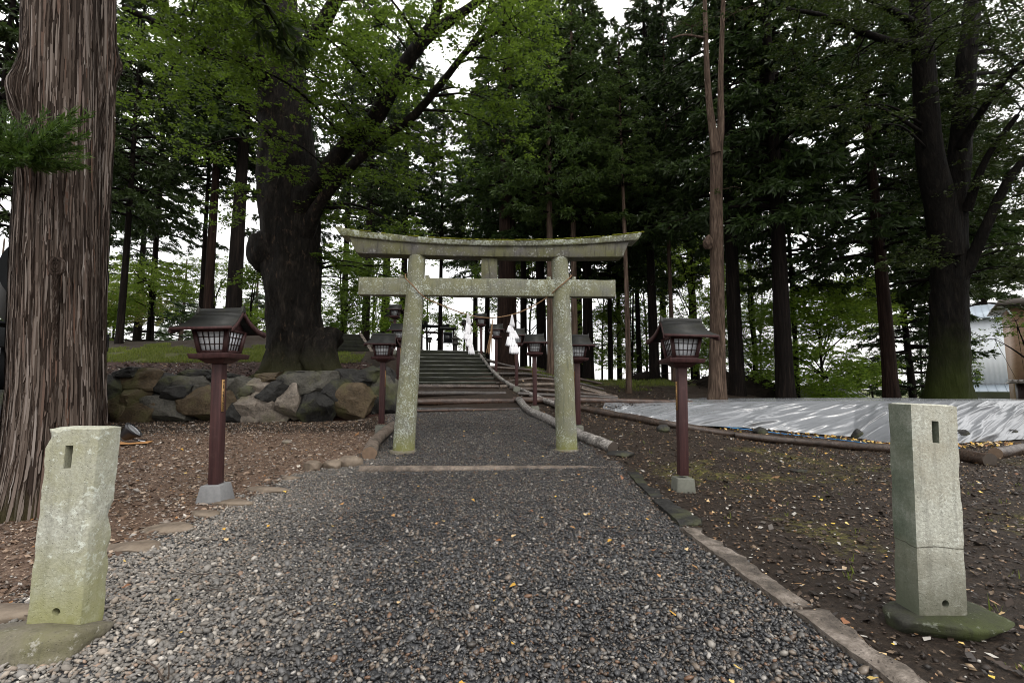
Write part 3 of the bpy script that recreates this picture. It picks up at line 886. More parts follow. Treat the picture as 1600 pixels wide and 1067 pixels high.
# ------------------------------------------------------------------ lantern posts
def make_lantern():
    t = thing('lantern_post', 'x', 'lantern', (0, 0, 0), 0, 'wooden lantern posts lining the shrine path')
    mb = MB(); box(mb, (0, 0, .06), (.34, .34, .3), (.24, .24)); bevel(mb.build('footing', M['conc'], t), .01)
    mb = MB(); box(mb, (0, 0, .21 + .745), (.125, .125, 1.49)); post = bevel(mb.build('post', M['wood_paint'], t), .006)
    mb = MB(); box(mb, (0, 0, 1.73), (.2, .2, .06), (.34, .34)); box(mb, (0, 0, 1.79), (.47, .47, .06), (.5, .5)); box(mb, (0, 0, 1.829), (.36, .36, .014), (.345, .345))
    bevel(mb.build('tray', M['wood_paint'], t), .005)
    # lamp body: four tapered corner posts, rails
    z0, z1 = 1.838, 2.12; a0, a1 = .155, .2
    mb = MB()
    for sx in (-1, 1):
        for sy in (-1, 1):
            v = []
            for z, a in ((z0, a0), (z1, a1)):
                w = .022
                for ex, ey in ((-w, -w), (w, -w), (w, w), (-w, w)): v.append([sx * a + ex, sy * a + ey, z])
            mb.add(v, BOXF)
    for z, a in ((z0 + .012, a0 + .003), (z1 - .012, a1 - .003)):
        for s in (-1, 1):
            box(mb, (s * a, 0, z), (.028, 2 * a - .05, .03)); box(mb, (0, s * a, z), (2 * a - .05, .028, .03))
    body = mb.build('lamp_frame', M['wood_paint'], t)
    for k in range(4):
        m = np.array(Matrix.Rotation(k * PI / 2, 3, 'Z'))
        pm = MB(); v = np.array([[-a0 + .02, -a0 + .014, z0 + .02], [a0 - .02, -a0 + .014, z0 + .02], [a1 - .02, -a1 + .014, z1 - .02], [-a1 + .02, -a1 + .014, z1 - .02]])
        vb = v + np.array([0, .008, 0])
        pm.add(np.vstack([v, vb]) @ m.T, [[0, 1, 2, 3], [7, 6, 5, 4], [0, 4, 5, 1], [1, 5, 6, 2], [2, 6, 7, 3], [3, 7, 4, 0]])
        pane = pm.build('pane', M['paper'], body)
        lm = MB()
        def bar(p, q, w=.0085):
            p, q = np.array(p, float), np.array(q, float)
            d = q - p; side = np.cross(d, [0, 1, 0]); side /= np.linalg.norm(side)
            v = []
            for e in (p, q):
                for sx, sy in ((-1, -1), (1, -1), (1, 1), (-1, 1)): v.append(e + side * w / 2 * sx + np.array([0, sy * .005 , 0]))
            lm.add(np.array(v) @ m.T, BOXF)
        for u in (-.6, -.2, .2, .6):
            bar([(a0 - .02) * u, -a0 + .007, z0 + .025], [(a1 - .02) * u, -a1 + .007, z1 - .025])
        for w_ in (.36, .68):
            a = a0 + (a1 - a0) * w_; z = z0 + (z1 - z0) * w_
            bar([-a + .02, -a + .004, z], [a - .02, -a + .004, z], .009)
        lm.build('lattice', M['wood_dark'], body)
    # roof: ridge along x, slopes curving out, built as stepped boards
    mb = MB()
    prof = [(.02, 2.40), (.09, 2.325), (.16, 2.262), (.23, 2.212), (.30, 2.173), (.37, 2.145), (.43, 2.125)]
    prof = catmull([np.array([a * .9, 2.125 + (b - 2.125) * .86, 0]) for a, b in prof], 3)[:, :2]
    for s in (-1, 1):
        for i in range(len(prof) - 1):
            (ya, za), (yb, zb) = prof[i], prof[i + 1]
            hwa = .29 + .085 * (i / (len(prof) - 1)) ** 1.5; hwb = .29 + .085 * ((i + 1) / (len(prof) - 1)) ** 1.5
            v = [[-hwa, s * ya, za], [hwa, s * ya, za], [hwb, s * (yb + .008), zb + .012], [-hwb, s * (yb + .008), zb + .012],
                 [-hwa, s * ya, za - .026], [hwa, s * ya, za - .026], [hwb, s * (yb + .008), zb - .008], [-hwb, s * (yb + .008), zb - .008]]
            f = BOXF if s > 0 else [q[::-1] for q in BOXF]
            mb.add(v, [q[::-1] for q in f])
    roof = mb.build('roof', M['lamp_roof'], t)
    # underside, fascia and gable boards
    mb = MB()
    box(mb, (0, 0, 2.115), (.4, .4, .012))
    for s in (-1, 1):
        box(mb, (0, s * .387, 2.113), (.74, .022, .034))
        for e in (-1, 1):
            for i in range(len(prof) - 1):
                (ya, za), (yb, zb) = prof[i], prof[i + 1]
                hwa = .287 + .085 * (i / (len(prof) - 1)) ** 1.5; hwb = .287 + .085 * ((i + 1) / (len(prof) - 1)) ** 1.5
                v = [[e * hwa - .011, s * ya, za - .075], [e * hwa + .011, s * ya, za - .075], [e * hwb + .011, s * yb, zb - .055], [e * hwb - .011, s * yb, zb - .055],
                     [e * hwa - .011, s * ya, za - .004], [e * hwa + .011, s * ya, za - .004], [e * hwb + .011, s * yb, zb - .004], [e * hwb - .011, s * yb, zb - .004]]
                mb.add(v, BOXF)
    for e in (-1, 1):   # closed gables
        gz = [[e * .19, -.23, 2.12], [e * .19, .23, 2.12], [e * .19, .1, 2.22], [e * .19, .02, 2.3], [e * .19, -.02, 2.3], [e * .19, -.1, 2.22]]
        g2 = [[e * .17, q[1], q[2]] for q in gz]
        loft(mb, [gz, g2])
    mb.build('gable_boards', M['wood_paint'], roof)
    mb = MB(); box(mb, (0, 0, 2.376), (.55, .065, .042)); box(mb, (0, 0, 2.403), (.53, .042, .02))
    for e in (-1, 1):
        box(mb, (e * .28, 0, 2.388), (.04, .09, .075), (.03, .045)); box(mb, (e * .288, 0, 2.436), (.026, .026, .026), (.018, .012))
    bevel(mb.build('ridge_cap', M['lamp_roof'], roof), .006)
    # small name plate with a column of brush marks, on the side facing the path
    mb = MB(); box(mb, (.0665, -.02, 1.3), (.008, .05, .4)); pl = mb.build('name_plate', M['plaque'], t)
    mb = MB(); rg = np.random.default_rng(4)
    zz = 1.475
    for k in range(15):
        h = .026 if k < 3 else .016
        for q in range(4):
            box(mb, (.0718, -.02 + rg.uniform(-.009, .009), zz - rg.uniform(.1, .9) * h), (.0025, rg.choice([.004, .02]), rg.choice([.003, .009])))
        zz -= h * 1.22
        if k == 2: zz -= .03
    mb.build('brush_writing', M['ink'], pl)
    return t


LANT = make_lantern()
_m = MB(); box(_m, (0, 0, .05), (.27, .27, .26), (.235, .235)); _o = bevel(_m.build('footing', m_plain('damp_footing_concrete', (.125, .128, .108), .85, .15, .45, 12, .5, .008)), .012); FOOT2 = _o.data; bpy.data.objects.remove(_o)
_lf = [False]


def lantern(px, d, py, label, left, sc=1.0, lean=(0, 0), z=None):
    o = LANT if not _lf[0] else copy_tree(LANT)
    _lf[0] = True
    p = W(px, py, d)
    p[2] = tz(p[0], p[1]) if z is None else z
    o.location = [float(c) for c in p]
    o.rotation_euler = (lean[0], lean[1], (0.0 if left else PI))
    o.scale = (sc * .97,) * 3; _q = random.Random(int(px)); o.rotation_euler[2] += _q.uniform(-.05, .05); o.rotation_euler[0] += _q.uniform(-.012, .012); o.rotation_euler[1] += _q.uniform(-.008, .008)
    o['label'] = label
    if o is not LANT:
        for ch in bpy.data.objects:
            if ch.parent == o and ch.name.startswith('footing'): ch.data = FOOT2
    return o


lantern(337, 5.55, 775, 'maroon lantern post nearest on the left with a pale grey footing at the gravel edge', True, 1.0, (0, -.025))
lantern(1067, 6.2, 757, 'maroon lantern post nearest on the right with white tarpaulin behind its pole', False, 1.0, (0, -.02))
lantern(596, 10.6, 665, 'lantern post beside the left torii pillar in front of the boulder wall', True, .98)
lantern(903, 10.7, 668, 'lantern post half hidden behind the right torii pillar', False, .98)
lantern(836, 13.8, 640, 'lantern post between the right paper streamer and the right torii pillar', False)
lantern(807, 17.0, 620, 'lantern post directly behind the right paper streamer', False)
lantern(775, 20.6, 590, 'lantern post beside the lower stone steps, in front of a thick cedar trunk', False)
lantern(752, 23.2, 570, 'lantern post beside the upper stone steps, seen against white sky', False)
lantern(730, 28, 560, 'lantern post at the top of the steps, above the left paper streamer', False, 1.05)
lantern(622, 17.6, 600, 'lantern whose roof shows just above the left near lantern roof behind the pillar', True, 1.05)
lantern(615, 23.5, 570, 'lantern with the middle roof of three stacked up left of the pillar', True, 1.08)
lantern(611, 28.5, 560, 'lantern with the highest and farthest roof of three stacked left of the pillar', True, 1.08)
lantern(659, 34, 545, 'small lantern on the plateau peeking out right of the left torii pillar', True, 1.0)
lantern(747, 45, 550, 'tiny far lantern left of the thick cedar at the top of the steps', False, .8)
lantern(758, 47, 550, 'tiny far lantern on a slender pole close beside the thin dark trunk', False, .8)
lantern(824, 36, 560, 'far lantern roof showing above the third lantern on the right', False, 1.0)
lantern(671, 42, 545, 'tiny far lantern in front of the small dark torii on the plateau', True, .7)
lantern(686, 44, 545, 'tiny far lantern against the slim dark trunk on the plateau', True, .75)

# ------------------------------------------------------------------ square stone posts
def stone_post(name_label, px, py, d, w, dep, h, mat, lean, slot_x, chips, plinth, pm, rz=0.0):
    p = W(px, py, d); p[2] = tz(p[0], p[1])
    t = thing('stone_post', name_label, 'stone post', p, rz, 'stone gate posts flanking the gravel')
    bm = bmesh.new()
    nx, ny, nz = 14, 9, 60
    bmesh.ops.create_cube(bm, size=1)
    bmesh.ops.subdivide_edges(bm, edges=[e for e in bm.edges if abs((e.verts[0].co - e.verts[1].co).x) > .5], cuts=nx, use_grid_fill=True)
    bmesh.ops.subdivide_edges(bm, edges=[e for e in bm.edges if abs((e.verts[0].co - e.verts[1].co).y) > .5], cuts=ny, use_grid_fill=True)
    bmesh.ops.subdivide_edges(bm, edges=[e for e in bm.edges if abs((e.verts[0].co - e.verts[1].co).z) > .5], cuts=nz, use_grid_fill=True)
    co = np.array([v.co[:] for v in bm.verts])
    u = co * 2                                                            # -1..1
    # worn edges: round the four vertical arrises a little, more at chips
    P = co * np.array([w, dep, h]) + np.array([0, 0, h / 2 - .03])
    ax = np.abs(u[:, 0]); ay = np.abs(u[:, 1])
    edge = np.clip((ax - .8) / .2, 0, 1) * np.clip((ay - .7) / .3, 0, 1)
    cut = .003 + .006 * np.clip(fbm(P * 9 + px, 3, 3) * 3, 0, 1)
    P[:, 0] -= np.sign(u[:, 0]) * edge * cut; P[:, 1] -= np.sign(u[:, 1]) * edge * cut
    tp = np.clip((u[:, 2] - .95) / .05, 0, 1) * np.maximum(np.clip((ax - .8) / .2, 0, 1), np.clip((ay - .7) / .3, 0, 1))
    P[:, 2] -= tp * (.008 + .03 * np.clip(fbm(P * 12, 8, 3) * 3, 0, 1))
    n = fbm(P * 5, 1, 3) * .004 + fbm(P * 30, 2, 3) * .004
    P[:, 0] += np.sign(u[:, 0]) * (ax > .97) * n; P[:, 1] += np.sign(u[:, 1]) * (ay > .97) * n
    for (sx, sy, zc_, rad, dpt) in chips:                               # knocked-off pieces
        c = np.array([sx * w / 2, sy * dep / 2, zc_])
        k = np.clip(1 - np.linalg.norm((P - c) * [1, 1, .7], axis=1) / rad, 0, 1)
        P[:, 0] -= sx * k * dpt; P[:, 1] -= sy * k * dpt
    for v, q in zip(bm.verts, P): v.co = q
    me = bpy.data.meshes.new('stone_post_body'); bm.to_mesh(me); bm.free()
    body = bpy.data.objects.new('shaft', me); COL.objects.link(body)
    cutters = []
    mb = MB(); box(mb, (slot_x, -dep / 2, h - .195), (.042, .16, .13)); cutters.append(mb.build('cut'))
    bh = bmesh.new(); bmesh.ops.create_cone(bh, cap_ends=True, segments=20, radius1=.022, radius2=.02, depth=.2, matrix=Matrix.Translation((slot_x * .2 + .012, -dep / 2, .15)) @ Matrix.Rotation(PI / 2, 4, 'X'))
    mh = bpy.data.meshes.new('cut'); bh.to_mesh(mh); bh.free(); oh = bpy.data.objects.new('cut', mh); COL.objects.link(oh); cutters.append(oh)
    for c in cutters:
        m = body.modifiers.new('b', 'BOOLEAN'); m.operation = 'DIFFERENCE'; m.object = c; m.solver = 'EXACT'
    dg = bpy.context.evaluated_depsgraph_get(); dg.update()
    me2 = bpy.data.meshes.new_from_object(body.evaluated_get(dg))
    body.modifiers.clear(); body.data = me2
    for c in cutters: bpy.data.objects.remove(c)
    me2.materials.clear(); me2.materials.append(M[mat])
    me2.polygons.foreach_set('use_smooth', np.ones(len(me2.polygons), bool))
    me2.set_sharp_from_angle(angle=math.radians(38))
    body.parent = t; body.rotation_euler = lean
    mb = MB()
    (cx, cy, sx, sy, sz) = plinth
    rock(mb, (cx, cy, sz * .15), (sx, sy, sz), int(px), 4, 7, .10, 0.0)
    mb.build('plinth', M[pm], t, True)
    return t


stone_post('stout pale lichen-covered stone post at lower left, chipped and leaning outward', 101, 992, 2.62, .285, .17, 1.185, 'post_left', (0, .012, 0), -.012,
           [(1, -1, .66, .05, .012), (1, 1, .63, .07, .018), (-1, -1, 1.1, .04, .014), (1, 1, .42, .05, .01), (1, -1, .3, .04, .008)], (-.12, -.1, .36, .2, .09), 'plinth', .02)
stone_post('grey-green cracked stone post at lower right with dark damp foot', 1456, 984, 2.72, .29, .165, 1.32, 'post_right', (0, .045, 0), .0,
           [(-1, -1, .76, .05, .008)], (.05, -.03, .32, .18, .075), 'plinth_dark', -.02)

# ------------------------------------------------------------------ logs
def make_log(label, P, r0, r1=None, mat='log_brown', cap='cut_wood', group=None, lump=.07, sides=18, seed=0, name='log', bury=.3):
    r1 = r0 if r1 is None else r1
    C = catmull(P, 14)
    n = len(C)
    k = np.linspace(0, 1, n)
    R = (r0 + (r1 - r0) * k) * (1 + lump * (fbm(np.stack([k * 14 + seed * 5, k * 0, k * 0], -1), seed, 3)) * 2)
    mb = MB()
    tube(mb, C, R, sides, False, lambda i, th: 1 + .05 * np.sin(th * 2 + seed) + .03 * np.sin(th * 5 + i * .5 + seed) + .28 * fbm(np.stack(np.broadcast_arrays(np.cos(th) * 1.6, np.sin(th) * 1.6, i * .22 + seed), -1), seed, 4) * ((i > 0) & (i < n - 1)))
    o = mb.build(name, M[mat], smooth=True)
    tag(o, label, 'log', group)
    T, A, B = frames(C)
    for e, s in ((0, -1), (n - 1, 1)):
        mb = MB()
        th = np.linspace(0, 2 * PI, sides, endpoint=False)
        rr = R[e] * (1 + .05 * np.sin(th * 2 + seed) + .03 * np.sin(th * 5 + e * .5 + seed))
        ring = C[e] + rr[:, None] * (np.cos(th)[:, None] * A[e] + np.sin(th)[:, None] * B[e])
        c = C[e] + T[e] * s * .008
        fr = [[q, (q + 1) % sides, sides] for q in range(sides)]
        mb.add(np.vstack([ring, c[None]]), fr if s > 0 else [q[::-1] for q in fr])
        mb.build('cut_end', M[cap], o)
    return o


def gp(px, py, up=0.0):
    p = G(px, py); p[2] += up; return p


def xy(x, y, up=0.0): return np.array([x, y, tz(x, y) + up])


# log lying in front of the torii across the gravel
a, b = gp(562, 735), gp(968, 731)
make_log('long half-buried weathered log lying across the gravel in front of the torii', [a, (a * 2 + b) / 3 + [0, -.03, 0], (a + 2 * b) / 3 + [0, .05, -.02], b - [0, 0, .03]], .075, .055, 'log_pale', 'cut_pale', lump=.12, seed=1)
a = gp(577, 718, .1)
make_log('short thick log with a pale dry end beside the left torii pillar', [a, xy(-2.2, 9.3, .1), xy(-2.25, 11.2, .1)], .125, .11, 'log_pale', 'cut_pale', seed=2)
make_log('glossy wet log edging the path right of the right torii pillar', [gp(958, 708, .1), xy(1.98, 9.6, .1), xy(1.62, 11.6, .1), xy(1.2, 13.6, .1), xy(1.0, 15.2, .1)], .115, .1, 'log_sky_sheen', 'cut_wood', seed=3)
make_log('long wet pole running down the slope right of the stone steps', [xy(-.55, 23.6, .2), xy(.1, 21.2, .16), xy(.75, 18.8, .14), xy(1.75, 15.6, .12), xy(2.35, 13.9, .12)], .07, .085, 'log_sky_sheen', 'cut_wood', seed=4)
# log steps on the path
for k, (y, r, m, lab) in enumerate(((13.9, .04, 'log_red', 'thin red-brown pole laid across the gravel, first step below the stairs'),
                                    (14.9, .105, 'log_red', 'thick wet log step, lowest of the three under the stone stairs'),
                                    (16.2, .095, 'log_dark', 'dark wet log step, middle of the three under the stone stairs'),
                                    (17.6, .1, 'log_brown', 'brown log step directly under the lowest stone stair'))):
    cx = float(xc(y)); tl = .2
    zz = tz(cx, y) + (r * .5 if k else .02)
    make_log(lab, [np.array([cx - 2.0, y - .36, zz]), np.array([cx, y, zz + .01]), np.array([cx + 1.75, y + .3, zz])], r, r * .9, m, 'cut_wood', 'log steps below the stairs', seed=10 + k)
# logs edging the tarpaulin
E = [gp(905, 640, .05), gp(980, 655, .06), gp(1060, 670, .06), gp(1150, 684, .06)]
make_log('wet lumpy log edging the tarpaulin behind the right lantern post', E, .105, .1, 'log_brown', 'cut_wood', 'logs edging the tarpaulin', .14, seed=20)
make_log('dark brown log edging the tarpaulin, left of the right stone post', [gp(1150, 685, .07), gp(1270, 697, .07), gp(1410, 709, .08)], .1, .1, 'log_brown', 'cut_wood', 'logs edging the tarpaulin', .1, seed=21)
make_log('thick log with a dark sawn end right of the right stone post', [gp(1548, 728, .1), gp(1490, 717, .1), gp(1400, 708, .08)], .12, .11, 'log_brown', 'cut_wood', 'logs edging the tarpaulin', .06, seed=22)
make_log('short log at the right edge of the picture behind the sawn end', [gp(1556, 716, .09), gp(1605, 708, .09), gp(1700, 700, .09)], .11, .11, 'log_brown', 'cut_pale', 'logs edging the tarpaulin', .06, seed=23)
# terraced slope logs right of the stairs
TL = [(15.3, .85, 6.8, .1, 'log_red', 'red-brown log at the very foot of the terraced slope, touching the tarpaulin'),
      (16.4, 1.2, 4.6, .08, 'log_dark', 'dark log second from the bottom of the terraced slope'),
      (17.5, 1.1, 4.8, .085, 'log_brown', 'log third from the bottom of the terraced slope'),
      (18.6, .9, 5.2, .085, 'log_pale', 'pale log halfway up the terraced slope'),
      (19.7, .9, 5.0, .08, 'log_brown', 'brown log fifth from the bottom of the terraced slope'),
      (20.8, .8, 5.2, .08, 'log_dark', 'dark log sixth from the bottom of the terraced slope'),
      (22.0, .9, 5.4, .075, 'log_brown', 'brown log just below the grassy ridge'),
      (23.2, .6, 4.0, .07, 'log_dark', 'dark log uppermost on the terraced slope near the thick cedar')]
for k, (y, x0, x1, r, m, lab) in enumerate(TL):
    make_log(lab, [xy(x0 - .12 * (y - 15), y, r * .5), xy((x0 + x1) / 2 - .1 * (y - 15), y + .12 * math.sin(k * 2.1), r * .5), xy(x1, y - .1, r * .5)], r, r * .9, m, 'cut_wood', 'logs across the terraced slope', seed=30 + k)
make_log('long reddish log lying on the ridge left of the tall dark trunk', [gp(1085, 600, .08), gp(1150, 606, .08), gp(1215, 610, .08)], .09, .08, 'log_red', seed=41)

# ------------------------------------------------------------------ stone stairs
def make_stairs():
    x0, y0 = -1.65, 19.5
    t = thing('stone_stairs', 'wide dark mossy stone stairway climbing to the shrine plateau', 'stairs', (x0, y0, 1.42), .17)
    rise, tread, w = .2, .45, 4.1
    for k in range(9):
        mb = MB(); sec = []
        zt = rise * (k + 1); zb = -.5 if k == 0 else rise * k - .25
        for u in np.linspace(-w / 2, w / 2, 30):
            e = .012 * math.sin(u * 4 + k * 2) + .008 * math.sin(u * 11 + k)
            sec.append([[u, tread * k + e, zb], [u, tread * (k + 1) + .06, zb], [u, tread * (k + 1) + .06, zt + e * .5 - .003], [u, tread * k + e, zt + e * .5]])
        loft(mb, sec)
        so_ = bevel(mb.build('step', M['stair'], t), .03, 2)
        nb = MB(); us = np.linspace(-w / 2 + .03, w / 2 - .03, 60)  # added pale rod along the step edge, a painted highlight
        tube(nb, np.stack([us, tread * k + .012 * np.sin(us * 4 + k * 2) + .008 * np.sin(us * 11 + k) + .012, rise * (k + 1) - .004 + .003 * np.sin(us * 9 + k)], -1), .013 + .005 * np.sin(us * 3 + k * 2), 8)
        nb.build('nosing_highlight', M['nosing_highlight'], so_, True)
    mb = MB(); box(mb, (0, tread * 9 + 1.8, rise * 9 - .32), (w * 1.1, 3.48, .6)); mb.build('landing', M['stair'], t)
    # side steps up to the left bank
    s = thing('side_stairs', 'small flight of dark stone steps with a pale stone kerb left of the main stairs', 'stairs', xy(-5.9, 19.9), .5)
    for k in range(5):
        mb = MB(); box(mb, (0, .4 * k, .1 + .19 * k - .1), (1.5, .46, .24)); bevel(mb.build('step', M['stair'], s), .015)
    for e in (-1, 1):
        mb = MB(); box(mb, (e * .86, .85, .42), (.14, 2.3, .2), rx=math.atan2(.19, .4)); bevel(mb.build('kerb', M['kerb'], s), .015)


make_stairs()

# ------------------------------------------------------------------ boulder wall
def make_wall():
    t = thing('boulder_wall', 'low dry-stone wall of big rough boulders holding up the left bank', 'wall', (-6, 13, .4))
    B = [  # px, py centre, half width px, half height px, material
        (170, 612, 26, 24, 'dark'), (222, 596, 30, 17, 'brown'), (180, 638, 26, 20, 'brown'), (210, 622, 20, 16, 'brown'), (222, 645, 34, 26, 'brown'), (268, 602, 26, 16, 'dark'), (262, 640, 36, 23, 'grey'), (282, 612, 24, 14, 'dark'),
        (308, 605, 34, 16, 'grey'), (325, 632, 42, 28, 'brown'), (352, 612, 30, 22, 'grey'), (362, 640, 22, 18, 'dark'), (380, 608, 22, 17, 'grey'), (386, 636, 20, 20, 'pale'), (408, 605, 34, 18, 'pale'), (412, 637, 36, 21, 'pale'),
        (432, 615, 24, 16, 'dark'), (452, 628, 22, 26, 'pale'), (468, 603, 34, 19, 'grey'), (455, 594, 26, 13, 'dark'), (497, 632, 28, 24, 'dark'), (505, 600, 34, 20, 'grey'), (520, 612, 22, 16, 'dark'), (523, 629, 15, 15, 'pale'),
        (553, 628, 32, 24, 'brown'), (540, 596, 30, 16, 'dark'), (562, 596, 24, 16, 'dark'), (585, 610, 16, 18, 'grey'), (588, 632, 14, 16, 'dark'), (605, 612, 14, 24, 'grey'), (610, 634, 14, 18, 'dark'), (578, 585, 20, 12, 'dark'),
        (600, 588, 16, 13, 'dark'), (140, 628, 26, 30, 'grey'), (105, 620, 30, 26, 'dark'), (60, 628, 36, 28, 'brown'), (10, 625, 36, 30, 'dark'), (-45, 625, 40, 30, 'grey'),
        (345, 592, 20, 9, 'dark'), (300, 588, 26, 9, 'dark'), (425, 590, 22, 9, 'brown'), (198, 584, 22, 9, 'dark'), (243, 622, 14, 14, 'dark'), (300, 628, 16, 14, 'dark'), (476, 626, 14, 18, 'dark'), (538, 612, 14, 12, 'brown')]
    d0 = 13.0
    for k, (px, py, hw, hh, m) in enumerate(B):
        d = d0 + (0.16 if py < 610 else -.06) + .0035 * max(0, px - 500) + (.16 if hw < 17 else 0)
        p = plane_pt(px, py, 12.95 + (d - d0)); d = float(np.dot(p - CAM, FWD))
        mb = MB()
        s = d / F
        dep = .38 if hw > 16 else .25
        rock(mb, (0, 0, 0), (hw * s * 1.17, dep, hh * s * 1.19), 100 + k, 4, 4, .36, 0.0)
        mb.v[0] = mb.v[0] + (p - np.array([-6, 13, .4])) + np.array([0, .1, 0])
        mb.build('boulder', M['boulder_' + m], t, True).data.set_sharp_from_angle(angle=math.radians(24))
    # dark rubble packed between the boulders
    mb = MB(); rg = np.random.default_rng(6)
    for k in range(150):
        px = rg.uniform(-60, 622); py = rg.uniform(590, 648)
        p = plane_pt(px, py, 13.15 + .0035 * max(0, px - 500)) - np.array([-6, 13, .4])
        rock(mb, p, rg.uniform(.08, .2, 3), 300 + k, 2, 3, .2)
    mb.build('packing_rubble', M['boulder_dark'], t, True)
    return t


make_wall()


def single_rock(label, px, py, r, mat, group=None, name='rock', up=.3, seed=1, boxy=2.6):
    p = gp(px, py); mb = MB(); rock(mb, (0, 0, r[2] * up), r, seed, 4, boxy, .2)
    o = mb.build(name, M[mat], smooth=True, loc=(0, 0, 0)); o.location = [float(c) for c in p]
    return tag(o, label, 'rock', group)


# edging rocks where the gravel meets the dirt
single_rock('rounded grey edging rock touching the end of the half-buried log', 545, 726, (.23, .16, .12), 'flat_stone', 'edging rocks', seed=3)
single_rock('middle one of the three rounded edging rocks by the log end', 517, 730, (.15, .13, .1), 'flat_stone', 'edging rocks', seed=4)
single_rock('leftmost of the three rounded edging rocks by the log end', 488, 734, (.15, .13, .11), 'flat_stone', 'edging rocks', seed=5)
single_rock('small pale rock on the bare dirt left of the log', 448, 692, (.1, .08, .06), 'boulder_pale', seed=6)
single_rock('dark flat rock in front of the wet log end on the right', 968, 712, (.26, .16, .07), 'boulder_dark', seed=7)
for k, (px, py, a, b, lab) in enumerate(((418, 766, .28, .16, 'broad flat edging slab between the left lantern footing and the rounded rocks'), (362, 788, .22, .13, 'pale flat edging slab in front of the left lantern footing'),
                                         (318, 805, .17, .12, 'small flat edging slab left of the lantern footing'), (260, 828, .23, .15, 'brown flat edging slab at the dirt edge right of the stone post'),
                                         (208, 857, .22, .12, 'dark edging slab nearest the right side of the left stone post'), (455, 748, .12, .09, 'tiny flat edging slab near the rounded rocks'), (-5, 960, .28, .14, 'dark slab at the left picture edge behind the stone post'))):
    p = gp(px, py); mb = MB(); rock(mb, (0, 0, .0), (a, b, .045), 50 + k, 3, 4, .18, .55)
    o = mb.build('edging_slab', M['flat_stone'], smooth=True); o.location = [float(c) for c in p]
    tag(o, lab, 'edging stone', 'flat edging slabs along the left gravel edge')

# kerb on the right
def kerb(label, a, b, w, h, mat, seed):
    a, b = np.array(a), np.array(b)
    n = 40; mb = MB(); sec = []
    d = b - a; side = np.array([d[1], -d[0], 0]); side /= np.linalg.norm(side)
    m = 10
    for k in range(n):
        u = k / (n - 1); c = a + d * u; c[2] = tz(c[0], c[1])
        e0 = .04 * fbm(np.array([[u * 9, seed, 0]]), seed, 3)[0]; e1 = .17 * fbm(np.array([[u * 7, seed + 5, 0]]), seed, 3)[0]
        endf = min(1, (u + .02) * 12, (1.02 - u) * 12)
        row = [c - side * (w / 2 - e0) + [0, 0, -.12]]
        for j in range(m):
            q = j / (m - 1)
            row.append(c + side * ((q - .5) * (w * (.9 + .1 * endf)) + e1 * q - e0 * (q - .5)) + [0, 0, h * endf * (1 - .18 * abs(q - .5) * 2) + .02 * fbm(np.array([[u * 30, q * 5, seed]]), 4, 3)[0]])
        row.append(c + side * (w / 2 + e1) + [0, 0, -.12])
        sec.append(row)
    loft(mb, [s[::-1] for s in sec])
    o = mb.build('kerb_stone', M[mat], smooth=False)
    me = o.data
    me.polygons.foreach_set('use_smooth', np.ones(len(me.polygons), bool)); me.set_sharp_from_angle(angle=math.radians(50))
    return tag(o, label, 'kerb', 'kerb pieces along the right gravel edge')


kerb('broken pale concrete kerb piece in the middle of the right gravel edge', [1.96, 2.98, 0], [1.96, 4.6, 0], .17, .04, 'kerb', 1)
kerb('rough brown concrete kerb piece nearest the viewer, beside the right stone post', [2.0, 1.2, 0], [1.99, 2.94, 0], .2, .04, 'kerb', 2)
kerb('dark mossy kerb piece just beyond the pale concrete one', [2.03, 4.68, 0], [2.1, 5.7, 0], .22, .05, 'boulder_dark', 3)
kerb('dark sunken kerb piece nearest the wet log end', [2.12, 5.8, 0], [2.25, 7.3, 0], .16, .035, 'boulder_dark', 4)

